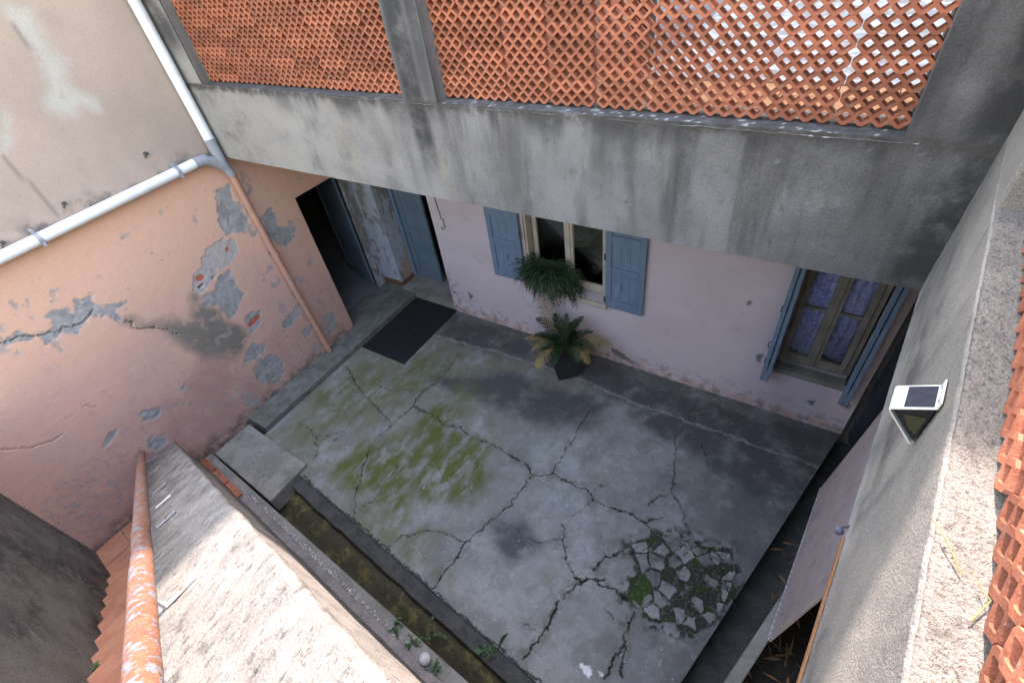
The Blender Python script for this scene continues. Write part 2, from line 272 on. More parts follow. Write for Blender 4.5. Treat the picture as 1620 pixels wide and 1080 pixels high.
M['floor'] = mat('courtyard_concrete', (.30, .295, .285), (.225, .22, .213), 1.5, layers=[
    ('noise', 3.2, (1, .7, 1), .46, .66, (.16, .156, .146), .8), ('noise', 9, (1, 1, 1), .50, .66, (.20, .19, .165), .6), ('noise', 14, (1, 1, 1), .56, .7, (.38, .375, .37), .5), ('noise', 1.6, (1, 1, 1), .5, .7, (.17, .16, .125), .55),
    ('attr', 'olive', (.165, .155, .105), 3.5, .3, .65, (1, .6, 1)), ('attr', 'damp_shade', (.078, .076, .078), 3.2, .2, .55), ('attr', 'joint', (.30, .28, .27), 7, .3, .6), ('attr', 'halo', (.13, .125, .095), 9, .42, .62), ('attr', 'moss', (.10, .106, .030), 7, .33, .60, (1.1, .5, 1)),
    ('attr', 'earth', (.024, .022, .016)), ('attr', 'earth', (.10, .095, .08), 30, .52, .62), ('attr', 'earth', (.028, .045, .010), 9, .48, .62), ('attr', 'green', (.03, .065, .012), 20, .25, .5), ('attr', 'pale', (.62, .62, .62)), ('attr', 'crack', (.022, .02, .016))], speck=.11, bump=.22, bscale=60, rough=.85, spec=.15)
M['chunk'] = mat('broken_concrete', (.26, .255, .245), (.15, .145, .135), 5, speck=.18, bump=.5, bscale=70, rand=.3, layers=[('noise', 9, (1, 1, 1), .5, .66, (.075, .072, .055), .8)])
M['coping'] = mat('lichened_stone', (.25, .228, .198), (.175, .16, .142), 7, layers=[
    ('noise', 11, (1, .6, 1), .52, .66, (.28, .265, .245), .8), ('noise', 30, (1.6, .6, 1.6), .56, .66, (.085, .078, .072), .9), ('attr', 'soot', (.11, .105, .10), 7, .36, .68), ('attr', 'pit', (.085, .075, .065))], speck=.22, bump=.8, bscale=85)
M['pebble'] = mat('pebbledash_ledge', (.33, .295, .25), (.26, .232, .20), 10, layers=[('noise', 110, (1, 1, 1), .52, .66, (.10, .088, .08), .8), ('noise', 140, (1, 1, 1), .60, .72, (.42, .40, .37), .8), ('attr', 'pit', (.10, .09, .08))], speck=.2, bump=1.0, bscale=150)
M['rwall'] = mat('grey_render', (.39, .355, .305), (.29, .268, .24), 2.2, layers=[
    ('noise', 4, (1, 1, .35), .5, .7, (.16, .155, .145), .8), ('noise', 5, (1, 1, .5), .58, .72, (.34, .31, .235), .7), ('noise', 100, (1, 1, 1), .54, .68, (.15, .135, .12), .6), ('attr', 'soot', (.12, .112, .108), 6, .25, .58), ('attr', 'pale', (.44, .42, .41), 5, .3, .6)], speck=.25, bump=.8, bscale=130)
M['soot_wall'] = mat('soot_stained_wall', (.17, .165, .158), (.048, .048, .050), 1.5, layers=[
    ('noise', 6, (1, 1, .8), .56, .68, (.19, .185, .175), .85), ('noise', 14, (1, 1, 1), .50, .62, (.15, .147, .14), .7), ('noise', 3, (1, 1, .25), .52, .7, (.13, .11, .085), .7), ('noise', 1.3, (1, 1, 1), .55, .7, (.03, .03, .032), .8)], speck=.25, bump=.7, bscale=45)
M['clay'] = mat('terracotta_block', (.45, .155, .085), (.33, .11, .062), 14, layers=[('noise', 24, (1, 1, 1), .56, .68, (.36, .24, .19), .7), ('noise', 11, (1, 1, 1), .58, .7, (.20, .085, .055), .6)], speck=.12, bump=.3, bscale=80, rand=.3)
M['kerbcon'] = mat('mossy_kerb_concrete', (.20, .195, .17), (.13, .128, .112), 5, layers=[('noise', 9, (1, 1, 1), .52, .7, (.075, .078, .05), .7)], speck=.2, bump=.5, bscale=50)
M['plinth'] = mat('pinkish_plinth', (.30, .26, .24), (.20, .18, .17), 7, speck=.2, bump=.5, bscale=60)
M['tile'] = mat('terracotta_tile', (.42, .20, .125), (.35, .15, .09), 5, layers=[('noise', 6, (1, 1, 1), .58, .72, (.33, .24, .10), .6)], speck=.1, bump=.2, rand=.15)
M['rust'] = mat('rusty_paint', (.24, .105, .058), (.17, .072, .042), 22, layers=[
    ('noise', 24, (1, 1, 1), .53, .56, (.155, .17, .195), .95), ('noise', 60, (1, 1, 1), .58, .66, (.36, .185, .10), .8)], speck=.2, bump=.6, bscale=120, rough=.8)
M['galv'] = mat('pale_grey_metal', (.36, .37, .40), (.28, .29, .31), 20, rough=.5, metal=.1, layers=[('noise', 30, (1, 1, 1), .64, .72, (.3, .13, .06), .8)])
M['pvc'] = mat('white_pvc', (.72, .74, .77), (.62, .63, .65), 3, layers=[('noise', 7, (1, 1, 1), .58, .75, (.45, .43, .39), .5)], rough=.4, speck=.02, bump=0, spec=.4)
M['pvcgrey'] = mat('grey_pvc', (.30, .31, .34), (.26, .27, .30), 6, rough=.5, speck=.04, bump=.05)
M['pinkpipe'] = mat('pink_painted_pipe', (.52, .26, .18), (.44, .23, .17), 6, layers=[('noise', 7, (1, 1, 1), .60, .68, (.42, .34, .32), .8)], rough=.6, speck=.05, bump=.1)
M['shutter'] = mat('blue_grey_shutter_paint', (.155, .225, .335), (.13, .19, .285), 5, layers=[('noise', 14, (1, 1, .15), .54, .72, (.21, .265, .34), .7), ('noise', 22, (1, 1, .5), .66, .72, (.26, .24, .21), .8), ('noise', 4, (1, 1, .3), .55, .7, (.11, .15, .21), .6)], speck=.08, bump=.2, rough=.7)
M['doorpaint'] = mat('dark_blue_door_paint', (.13, .18, .235), (.10, .145, .19), 4, speck=.05, bump=.1, rough=.5, layers=[('noise', 12, (1, 1, .2), .62, .75, (.2, .24, .28), .4)])
M['frame'] = mat('cream_window_paint', (.50, .455, .385), (.42, .38, .32), 6, speck=.06, bump=.1, rough=.6)
M['oldframe'] = mat('worn_window_wood', (.25, .22, .18), (.17, .15, .125), 8, speck=.1, bump=.2, rough=.7)
M['glass'] = glass('window_glass', (.95, .955, .96))
M['curtain'] = mat('lilac_lace_curtain', (.55, .58, .95), (.32, .35, .68), 26, speck=.2, bump=.5, bscale=60, lo=.42, hi=.58)
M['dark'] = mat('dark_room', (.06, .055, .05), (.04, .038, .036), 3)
M['roomfloor'] = mat('grey_blue_floor', (.22, .225, .25), (.17, .175, .2), 4, rough=.45)
M['pier'] = mat('peeling_blue_white_paint', (.40, .43, .50), (.34, .37, .44), 4, layers=[
    ('noise', 5, (1, 1, .5), .50, .56, (.22, .20, .185), .9), ('noise', 3.5, (1, 1, .35), .56, .60, (.42, .30, .24), .9), ('noise', 9, (1, 1, .7), .62, .66, (.12, .11, .10), .8)], speck=.08, bump=.4, bscale=25)
M['skirting'] = mat('brown_skirting', (.20, .095, .05), (.16, .08, .045), 8)
M['dusty'] = mat('dusty_mat_floor', (.055, .053, .05), (.035, .034, .033), 14)
M['rubber'] = mat('black_rubber', (.016, .016, .018), (.022, .022, .024), 10, rough=.7, speck=.1, bump=.1)
M['pot'] = mat('black_planter', (.020, .020, .026), (.026, .026, .032), 6, rough=.45, speck=.02, bump=.02, spec=.4)
M['soil'] = mat('dark_soil', (.040, .032, .025), (.022, .019, .016), 12, speck=.3, bump=.8, bscale=60)
M['palm'] = mat('cycad_green', (.014, .032, .012), (.024, .05, .017), 9, rough=.5, speck=.05, bump=0, rand=.25)
M['palmdry'] = mat('cycad_yellowing', (.38, .265, .10), (.19, .15, .05), 5, rough=.6, speck=.1, bump=0, rand=.2)
M['fern'] = mat('trailing_plant_green', (.020, .048, .022), (.04, .075, .034), 14, rough=.5, speck=.05, bump=0)
M['weed'] = mat('weed_green', (.045, .10, .03), (.03, .07, .02), 9, rough=.5, speck=.05, bump=0)
M['dead'] = mat('dead_leaf', (.23, .12, .055), (.15, .085, .04), 9, rough=.8, bump=0, rand=.4)
M['panel'] = mat('pinkish_fibre_sheet', (.44, .35, .33), (.37, .295, .28), 4, layers=[('noise', 9, (1, 1, .15), .56, .7, (.24, .19, .19), .6)], speck=.06, bump=.15)
M['whiteedge'] = mat('pale_batten', (.55, .56, .58), (.45, .46, .48), 6)
M['navy'] = mat('dark_navy_pipe', (.030, .032, .045), (.024, .026, .036), 5, rough=.4, speck=.02, bump=0)
M['orangewood'] = mat('varnished_board', (.30, .16, .07), (.22, .11, .05), 10, stretch=(1, .1, 1))
M['lampwhite'] = mat('cream_lamp_plastic', (.74, .72, .62), (.66, .63, .53), 25, rough=.4, speck=.02, bump=0, spec=.5)
M['solar'] = mat('solar_cell', (.035, .042, .055), (.028, .034, .046), 30, rough=.25, speck=.04, bump=0, spec=.5)
M['lens'] = mat('smoked_lens', (.012, .012, .014), None, rough=.15, speck=0, bump=0, spec=.5)
M['amber'] = mat('dull_reflector', (.055, .052, .026), None, rough=.3, speck=0, bump=0)
M['terrace'] = mat('pale_broken_marble', (.42, .395, .35), (.25, .225, .195), 7, layers=[('noise', 6, (1, 1, 1), .52, .58, (.30, .31, .36), .8), ('noise', 3, (1, 1, 1), .6, .66, (.2, .17, .14), .6)], speck=.08, lo=.45, hi=.56)
M['terracotta_floor'] = mat('terrace_tile', (.50, .25, .12), (.42, .2, .095), 4, speck=.08)
M['brown'] = mat('dark_brown', (.05, .035, .03), (.035, .026, .022), 5)
M['white'] = mat('chalky_white', (.62, .61, .58), (.5, .49, .46), 12)
M['knob'] = mat('blue_grey_knob', (.09, .10, .14), None, speck=0, bump=0)
M['wire'] = mat('grey_cable', (.20, .19, .19), None, speck=0, bump=0)
M['earth'] = mat('distant_ground', (.16, .14, .11), (.12, .11, .08), .5)
M['brass'] = mat('dull_metal', (.10, .095, .09), None, metal=.5, rough=.5, speck=.05, bump=0)

# ================================================================ THE SETTING
tag(MB().box((-250, -250, -.95), (250, 250, -.55)).build('ground', M['earth']), kind='structure')

# ---------------- courtyard floor: a cracked concrete slab, one fine sheet with real cracks and a sunken broken patch
def front_y(x): return -3.466 - .1066*(x-1.5)
def right_x(y): return 6.826 + .245*y
nu, nv = 960, 600
S, T = np.meshgrid(np.linspace(0, 1, nu), np.linspace(0, 1, nv))
yt = -3.93*T
X = .38 + S*(6.826 + .245*yt - .38)
Y = T*front_y(X)
wx = X + .03*fbm(X, Y, 7, 3, 3) + .022*fbm(X, Y, 26, 2, 5) + .012*fbm(X, Y, 60, 2, 25); wy = Y + .03*fbm(X, Y, 7, 3, 9) + .022*fbm(X, Y, 26, 2, 15) + .012*fbm(X, Y, 60, 2, 35)
crack = np.zeros(X.shape); halo = np.zeros(X.shape)
for w, pl in FL_CRACK:
    d = line_d(pl, wx, wy); wd = .0036*w*(1 + 1.7*fbm(X, Y, 8, 3, 5))
    crack = np.maximum(crack, (1 - sstep(wd*.4, wd*1.2+.0042, d))*min(1, .5+.35*w))
    halo = np.maximum(halo, (1 - sstep(0, .05+.03*w, d))*min(1, w*.6))
d = line_d([(1.4, front_y(1.4)+.012), (6, front_y(6)+.012)], wx, wy)
crack = np.maximum(crack, .8*(1 - sstep(.004, .013, d + .008*fbm(X, Y, 9, 2, 4))))
joint = 1 - sstep(.005, .03, line_d(FL_JOINT[0], wx, wy))
nz = fbm(X, Y, 5, 4, 21)
moss = np.zeros(X.shape)
for i, p in enumerate(FL_MOSS):
    moss = np.maximum(moss, (1 - sstep(-.16, .17, sdf(p, X, Y) + .16*nz))*(1, .7, .5, .45)[i])
olive = sstep(4.6, 1.6, X + .5*nz - .25*Y - .6)
wide = sstep(.08, .5, fbm(X, Y*.6, 2.4, 4, 91) + .25*sstep(4.2, 1.5, X) - .12)*sstep(4.8, 3.2, X)
moss = np.maximum(moss, .6*wide*sstep(-.5, -1.1, Y))
damp_shade = np.zeros(X.shape)
for p in FL_DAMP_SHADE: damp_shade = np.maximum(damp_shade, 1 - sstep(-.12, .15, sdf(p, X, Y) + .14*fbm(X, Y, 3.5, 4, 31)))
damp_shade = np.maximum(damp_shade, sstep(4.7, 6.6, X + .5*fbm(X, Y, 2.0, 4, 8))*.9)  # tone also falls off to the right, where less sky reaches: painted shade
damp_shade = np.maximum(damp_shade, .7*sstep(-.75, -.25, Y + .25*fbm(X, Y, 2.6, 4, 19))*sstep(1.2, 2.2, X))  # overall darkening towards the far wall, put into the colour
rub_d = sdf(FL_RUB, X, Y) + .07*fbm(X, Y, 9, 4, 12)
rub = (1 - sstep(-.02, .03, rub_d))*sstep(-.42, -.2, fbm(X, Y, 7, 4, 71))
# a few ragged holes eaten into the rim of the broken patch
rim = (1 - sstep(.0, .16, rub_d))*sstep(.12, .25, fbm(X, Y, 17, 3, 77))
rub = np.maximum(rub, rim)
green = 1 - sstep(-.03, .05, sdf(FL_GREEN, X, Y) + .04*nz)
pale = np.zeros(X.shape)
for p in FL_PALE: pale = np.maximum(pale, 1 - sstep(-.01, .012, sdf(p, X, Y) + .012 + .045*fbm(X, Y, 30, 3, 2)))
fl = sstep(.80, .86, fbm(X, Y, 38, 2, 61)) * .6
pale = np.maximum(pale, fl)
Z = .006*fbm(X, Y, 1.2, 4, 40) + .0016*fbm(X, Y, 22, 3, 41) - .02*crack - .022*rub*(1 + .6*fbm(X, Y, 14, 3, 50)) - .004*joint
P = np.stack([X, Y, Z], -1)
fme = grid_mesh('courtyard_floor', P, dict(crack=crack, halo=np.clip(halo, 0, 1)*(1-rub), joint=joint*.8, moss=moss, olive=olive, damp_shade=damp_shade*.95, earth=rub*.92, green=green*rub, pale=pale*(1-rub)), flip=True)
courtyard = tag(link('courtyard_floor', fme, M['floor']), kind='structure')
mb = MB()
fe = [(float(X[-1, i]), float(Y[-1, i])) for i in range(0, nu, 12)] + [(float(X[-1, -1]), float(Y[-1, -1]))]
re = [(float(X[j, -1]), float(Y[j, -1])) for j in range(0, nv, 12)] + [(float(X[-1, -1]), float(Y[-1, -1]))]
for e in (fe, re):
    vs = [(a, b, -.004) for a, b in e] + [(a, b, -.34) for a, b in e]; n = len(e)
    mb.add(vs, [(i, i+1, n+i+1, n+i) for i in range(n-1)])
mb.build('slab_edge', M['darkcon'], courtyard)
# the broken patch: the slab has shattered into plates that still fit together; some are missing
def clip(poly, px_, py_, nx, ny):
    out = []
    for i in range(len(poly)):
        a, b = poly[i], poly[(i+1) % len(poly)]
        da = (a[0]-px_)*nx + (a[1]-py_)*ny; db = (b[0]-px_)*nx + (b[1]-py_)*ny
        if da <= 0: out.append(a)
        if da*db < 0:
            t = da/(da-db); out.append((a[0]+(b[0]-a[0])*t, a[1]+(b[1]-a[1])*t))
    return out
def inside(p, poly):
    c = False
    for i in range(len(poly)):
        a, b = poly[i], poly[i-1]
        if (a[1] > p[1]) != (b[1] > p[1]) and p[0] < (b[0]-a[0])*(p[1]-a[1])/(b[1]-a[1])+a[0]: c = not c
    return c
vr = random.Random(23); seeds = []
for _ in range(4000):
    p = (vr.uniform(5.2, 6.25), vr.uniform(-2.9, -1.9))
    dmin = .085 + .15*max(0, min(1, (6.05-p[0])/.7))*vr.uniform(.1, 1.2) + .09*(p[1] > -2.35)*vr.random()
    if inside(p, FL_RUB) and all(math.hypot(p[0]-q[0], p[1]-q[1]) > dmin for q in seeds): seeds.append(p)
for sx, sy in seeds:
    poly = list(FL_RUB)
    for qx, qy in seeds:
        if (qx, qy) == (sx, sy): continue
        dx, dy = qx-sx, qy-sy
        if dx*dx+dy*dy > .5: continue
        poly = clip(poly, (sx+qx)/2, (sy+qy)/2, dx, dy)
        if len(poly) < 3: break
    if len(poly) < 3: continue
    if vr.random() < .15 or (sx > 5.75 and sy < -2.3 and vr.random() < .3) or math.hypot(sx-5.45, sy+2.72) < .13: continue      # gone: earth and moss show
    gap = vr.choice((.002, .004, .006, .010, .020))
    q2 = []
    for k in range(len(poly)):
        a, b = poly[k], poly[(k+1) % len(poly)]; L_ = math.hypot(b[0]-a[0], b[1]-a[1]); m_ = max(1, int(L_/.022))
        for t in range(m_):
            x = a[0]+(b[0]-a[0])*t/m_; y = a[1]+(b[1]-a[1])*t/m_
            d_ = sdf(FL_RUB, np.array([x]), np.array([y]))[0]
            vx, vy = x-sx, y-sy; r0 = math.hypot(vx, vy)+1e-6
            r1 = max(.4*r0, r0 - gap + vr.uniform(-.013, .009))
            if d_ > .10: r1 = min(r1, .17)
            q2.append((vx/r0*r1, vy/r0*r1))
    n = len(q2)
    if n < 5: continue
    if sum(q2[j][0]*q2[(j+1) % n][1]-q2[(j+1) % n][0]*q2[j][1] for j in range(n)) < 0: q2 = q2[::-1]
    h = vr.uniform(-.014, .002)
    vs = [(x, y, -.06) for x, y in q2] + [(x, y, h-.005-vr.uniform(0, .004)) for x, y in q2] + [(x*.9, y*.9, h + vr.uniform(-.0012, .0012)) for x, y in q2]
    fs = [(j, (j+1) % n, n+(j+1) % n, n+j) for j in range(n)] + [(n+j, n+(j+1) % n, 2*n+(j+1) % n, 2*n+j) for j in range(n)] + [tuple(range(2*n, 3*n))]
    o = MB().add(vs, fs).build('concrete_chunk', M['chunk'], courtyard)
    o.location = (sx, sy, 0); o.rotation_euler = (vr.uniform(-.025, .025), vr.uniform(-.025, .025), 0)
mb = MB()   # crumbs between the pieces
for k in range(260):
    a = rnd.choice(FL_RUB); b = rnd.choice(FL_RUB); t = rnd.random(); x = a[0]*t+b[0]*(1-t); y = a[1]*t+b[1]*(1-t); r = rnd.uniform(.004, .013)
    ax = Vector((rnd.uniform(-1, 1), rnd.uniform(-1, 1), rnd.uniform(-.4, .4))).normalized()*r; bx = ax.orthogonal().normalized()*r*rnd.uniform(.6, 1); cx_ = ax.cross(bx).normalized()*r*.6
    mb.add([(x, y, -.022) + ax if False else Vector((x, y, -.022))+v for v in (ax, -ax, bx, -bx, cx_, -cx_)], [(0,2,4),(2,1,4),(1,3,4),(3,0,4),(2,0,5),(1,2,5),(3,1,5),(0,3,5)])
tag(mb.build('rubble_crumbs', M['chunk'], courtyard), kind='stuff')

# kerb along the pink wall, cover slab, trough and ledge below the stair parapet
k = MB().prism([(-.01, -3.21), (.385, -3.21), (.38, .05), (.38, .06), (-.42, .06), (-.42, -1.12), (-.01, -1.12)], -.3, .095)
tag(k.build('kerb_step', M['kerbcon'], bevel=.012), kind='structure')
tag(MB().prism([(.05, -3.26), (1.345, -3.31), (1.36, -3.885), (.05, -3.80)], -.2, .05).build('cover_slab', M['concrete'], bevel=.015),
    'square concrete cover slab over the drain in the corner by pink wall', 'slab')
tr = MB()
def lineY(a, b): return lambda x: a + b*x
bandA = lambda x: -3.715 - .105*(x-2.4)
ledgeY = lambda x: -3.985 - .073*(x-2.33)
wallY = lambda x: -4.017 - .0906*x + .085
nu, nv = 500, 60
S, T = np.meshgrid(np.linspace(.0, 5.95, nu), np.linspace(0, 1, nv))
# profile: band beside the slab, drop into the channel, uneven channel bed
y0 = front_y(S); y1 = bandA(S) + .012*fbm(S, S*0, 6, 3, 3); y2 = ledgeY(S) - .03
Yt = np.where(T < .4, y0 + (y1-y0)*T/.4, np.where(T < .5, y1-.01*(T-.4)/.1, y1-.01+(y2-y1)*(T-.5)/.5))
Zt = np.where(T < .4, -.035-.02*(T/.4), np.where(T < .5, -.055-.12*(T-.4)/.1, -.175-.11*sstep(.6, .95, T))) + .010*fbm(S, Yt, 9, 4, 2) + .02*np.where(T > .5, fbm(S, Yt, 5, 3, 7), 0)
cm = grid_mesh('drain_channel', np.stack([S, Yt, Zt], -1), dict(moss=(T > .42).astype(float)), flip=True)
M['channel'] = mat('drain_channel_mix', (.085, .082, .074), (.05, .05, .046), 5, layers=[('attr', 'moss', (.062, .052, .028)), ('attr', 'moss', (.16, .125, .04), 7, .5, .68)], speck=.22, bump=.6, bscale=45)
tag(link('drain_channel', cm, M['channel']), kind='structure')
tag(MB().prism([(-.0, ledgeY(0)), (6.1, ledgeY(6.1)), (6.1, wallY(6.1)-.1), (0, wallY(0)-.1)], -.5, .05).build('channel_ledge', M['concrete'], bevel=.01), kind='structure')
# gutter beside the right edge of the slab and the low kerb wall beyond it
gx = lambda y: right_x(y)
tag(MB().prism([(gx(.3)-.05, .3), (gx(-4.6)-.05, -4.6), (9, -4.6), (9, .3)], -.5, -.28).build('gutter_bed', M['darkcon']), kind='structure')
kx = lambda y: 6.31 + .285*(y+3.14)
tag(MB().prism([(kx(-3.9), -3.9), (kx(-.95), -.95), (kx(-.95)+.1, -.95), (kx(-3.9)+.1, -3.9)], -.3, .29).build('gutter_kerb', M['concrete'], bevel=.01),
    'low narrow concrete kerb wall beyond the gutter at bottom right', 'wall')
tag(MB().prism([(kx(-3.9)+.1, -3.9), (kx(-.95)+.1, -.95), (8.8, -.95), (8.8, -3.9)], -.3, .0).build('soil_bed', M['soil']), kind='structure')

# ================================================================ PINK NEIGHBOUR WALL (plane x = 0)
pw = thing('neighbour_wall', 'peeling salmon pink plaster wall with beige upper part, left side', 'wall')
ys = np.unique(np.concatenate([np.arange(-5.6, .06, .0115), [-1.13, .06]])); zs = np.unique(np.concatenate([np.arange(-.25, 3.2, .0115), [2.37, 3.2]]))
A, B = np.meshgrid(ys, zs)
n1 = fbm(A, B, 6, 4, 1); n2 = fbm(A, B, 22, 3, 2)
wa = A + .035*n1; wb = B + .035*fbm(A, B, 6, 4, 8)
grey = np.zeros(A.shape)
for p in LW_GREY: grey = np.maximum(grey, 1 - sstep(-.008, .010, sdf(p, wa, wb) + .03*n2))
low = np.clip(1 - np.abs(B-.45)/.55, 0, 1)
scat = .6*sstep(.40, .50, fbm(A, B, 7.5, 5, 33)*.85 + .16*low - .02 + .16*n2)
near = 1 - sstep(.0, .5, np.abs(A+1.75))        # blown plaster around the pipe
scat = np.maximum(scat, .85*sstep(.34, .40, fbm(A, B, 8, 5, 52) + .18*near - .08 + .14*n2)*near)
grey = np.maximum(grey, scat*(B < 3.0))
light = np.zeros(A.shape)
for p in LW_LIGHT: light = np.maximum(light, 1 - sstep(-.02, .0, sdf(p, wa, wb) + .03*n2))
brick = np.zeros(A.shape)
for p in LW_BRICK: brick = np.maximum(brick, 1 - sstep(-.006, .006, sdf(p, A, B) + .006*n2))
hole = np.zeros(A.shape)
for p in LW_HOLE: hole = np.maximum(hole, 1 - sstep(-.006, .006, sdf(p, A, B)))
stain = 1 - sstep(-.07, .12, sdf(LW_STAIN[0], wa, wb) + .08*n1)
mauve = 1 - sstep(-.15, .12, sdf(LW_DARK[0], A, B) + .15*n1)
mauve = np.maximum(mauve, .55*sstep(1.5, .4, B + .4*n1)) if False else np.maximum(mauve, .55*(1-sstep(.3, 1.6, B + .4*n1)))
crk = hole.copy()
for i_, p in enumerate(LW_CRACK): crk = np.maximum(crk, (1.0 if i_ < 2 else .45)*(1 - sstep(.001, .008, line_d(p, wa + .03*n2, wb + .03*n1))))
peach = sstep(1.3, 2.7, B + .25*n1)
grime = (1 - sstep(.0, .30, B - .02 + .15*n1))*.9
d = -.0045*grey - .02*crk - .006*brick + .006*fbm(A, B, 1.1, 3, 14) + .0018*n2*(1+2*grey)
keepv = ~((A > -1.13+1e-6) & (B < 2.37-1e-6))
kf = ~((A[:-1, :-1] > -1.13-1e-6) & (B[:-1, :-1] < 2.37-1e-6))
me = grid_mesh('lower_plaster', np.stack([d, A, B], -1), dict(grey=grey, light=light, brick=brick, stain=stain, mauve=mauve, crack=crk, peach=peach*.8, grime=grime, speckle=(1-sstep(.7, 1.5, B + .3*n1))*.8), keep=kf)
link('lower_plaster', me, M['pink'], pw)
ys = np.arange(-8.0, .31, .03); zs = np.concatenate([[3.185], np.arange(3.2, 5.9, .03)])
A, B = np.meshgrid(ys, zs)
patch = np.zeros(A.shape); n1 = fbm(A, B, 5, 4, 5)
for p in UW_PATCH: patch = np.maximum(patch, 1 - sstep(-.07, .05, sdf(p, A + .05*n1, B) + .06*n1))
band = (1 - sstep(.02, .26, B - 3.2 + .08*n1))*.95
crk = np.zeros(A.shape)
for p in UW_CRACK: crk = np.maximum(crk, .7*(1 - sstep(.004, .022, line_d(p, A + .02*n1, B))))
xx = .022 + .006*fbm(A, B, 1.0, 3, 6) - .004*patch
xx[0, :] = -.03
me = grid_mesh('upper_plaster', np.stack([xx, A, B], -1), dict(patch=patch, band=band, crack=crk))
link('upper_plaster', me, M['beige'], pw)
MB().box((-4.5, -8, 3.18), (-.012, .3, 5.88)).box((-4.5, -8, -.5), (-.42, -1.13, 3.18)).box((-4.5, -1.13, 2.75), (-.42, 3, 3.18)).box((-.42, -1.6, -.5), (-.02, -1.135, 3.17)).box((-.42, -1.13, 2.372), (-.02, .06, 3.17)).build('wall_core', M['rear'], pw)
MB().add([(-.004, -1.13, .09), (-.42, -1.13, .09), (-.42, -1.13, 2.372), (-.004, -1.13, 2.372)], [(0, 1, 2, 3)]).build('door_reveal', M['pink'], pw)
for (a, b) in UW_NAIL:
    MB().tube([(.0, a, b), (.07, a+.01, b+.005)], [.012, .016], 7).tube([(.05, a-.02, b-.03), (.055, a+.012, b+.02)], .009, 6).build('iron_hook', M['brass'], pw)

# ================================================================ FAR HOUSE (plane y = 0)
hs = thing('house', 'old lilac pink farmhouse front with grey balcony beam and blue shutters', 'house')
ops = [(2.80, 3.93, 1.0, 2.4), (5.94, 6.66, .70, 2.3)]
xs = np.unique(np.round(np.concatenate([np.arange(1.24, 6.83, .018), [6.83], [o[0] for o in ops], [o[1] for o in ops]]), 4))
zs = np.unique(np.round(np.concatenate([np.arange(-.2, 3.19, .018), [3.19], [o[2] for o in ops], [o[3] for o in ops]]), 4))
A, B = np.meshgrid(xs, zs); n1 = fbm(A, B, 7, 4, 3); n2 = fbm(A, B, 25, 3, 4)
peel = np.zeros(A.shape)
for p in FW_PEEL: peel = np.maximum(peel, 1 - sstep(-.008, .008, sdf(p, A + .03*n1, B + .03*n2) + .012*n2))
grime = np.maximum((1 - sstep(.05, .40, B + .12*n1))*.55, (1 - sstep(0, .25, np.abs(A-1.3)))*(1 - sstep(.5, .9, B))*.8)
base = 1 - sstep(.05, .16, B + .03*n1)
kf = np.ones((len(zs)-1, len(xs)-1), bool)
for (a, b, c, d_) in ops: kf &= ~((A[:-1, :-1] > a-1e-4) & (A[:-1, :-1] < b-1e-4) & (B[:-1, :-1] > c-1e-4) & (B[:-1, :-1] < d_-1e-4))
peel *= (A > 1.6)
yy = .006*fbm(A, B, 1.3, 3, 9) + .006*peel - .012*(1 - sstep(.03, .12, B + .02*n1))
me = grid_mesh('ground_floor_wall', np.stack([A, yy, B], -1), dict(peel=peel, grime=grime, base=base), keep=kf)
link('ground_floor_wall', me, M['lilac'], hs)
for (a, b, c, d_) in ops:
    rv = MB()
    rv.add([(a, .004, c), (b, .004, c), (b, .24, c), (a, .24, c), (a, .004, d_), (b, .004, d_), (b, .24, d_), (a, .24, d_)], [(0, 1, 2, 3), (0, 3, 7, 4), (1, 5, 6, 2), (4, 7, 6, 5)])
    rv.build('window_reveal', M['lilac'], hs)
MB().box((1.24, .03, -.3), (1.5, .5, 3.18)).box((.06, .02, 2.35), (1.24, .5, 3.18)).box((6.66, .02, -.3), (6.82, .5, 3.18)).build('wall_core', M['lilac'], hs)
MB().box((6.835, .12, -.3), (9.0, .5, 3.18)).build('side_wall', M['rwall'], hs)

# corner pier between the doors
MB().box((-.36, .06, -.3), (.06, .42, 3.18)).build('corner_pier', M['pier'], hs)
MB().box((-.365, .045, .10), (.075, .06, .2)).box((.06, .0605, .10), (.075, .40, .2)).build('skirting', M['skirting'], hs)
MB().box((-.42, -.12, .09), (-.36, .06, 3.18)).build('pier_return', M['pier'], hs)
# door in the far wall
MB().box((.06, .0, -.2), (1.245, .8, .125)).build('threshold', M['concrete'], hs, bevel=.008)
d2 = MB().box((.075, .36, .125), (.135, .44, 2.35)).box((1.19, .36, .125), (1.24, .44, 2.35)).box((.135, .36, 2.28), (1.19, .44, 2.35)).build('door_frame', M['shutter'], hs)
def door_leaf(parent, name, w, h, m, loc, rz):
    # stiles, rails and two sunk panels
    b = MB()
    b.box((0, 0, 0), (.09, .045, h)).box((w-.09, 0, 0), (w, .045, h)).box((.09, .001, 0), (w-.09, .044, .16)).box((.09, .001, h*.42), (w-.09, .044, h*.42+.11)).box((.09, .001, h-.11), (w-.09, .044, h))
    o = b.build(name, m, parent, bevel=.006)
    o.location = loc; o.rotation_euler = (0, 0, rz)
    for z0, z1 in ((.16, h*.42), (h*.42+.11, h-.11)):
        MB().box((.085, .014, z0-.005), (w-.085, .03, z1+.005)).box((.13, .008, z0+.05), (w-.13, .014, z1-.05)).build('door_panel', m, o, bevel=.004)
    return o
door_leaf(hs, 'door_leaf', .55, 2.14, M['doorpaint'], (.14, .40, .13), 0)
l2 = door_leaf(hs, 'door_leaf', .5, 2.14, M['doorpaint'], (1.19, .44, .13), math.pi-.9)
MB().box((.06, .8, .12), (1.6, 2.2, .125)).build('hall_floor', M['roomfloor'], hs)
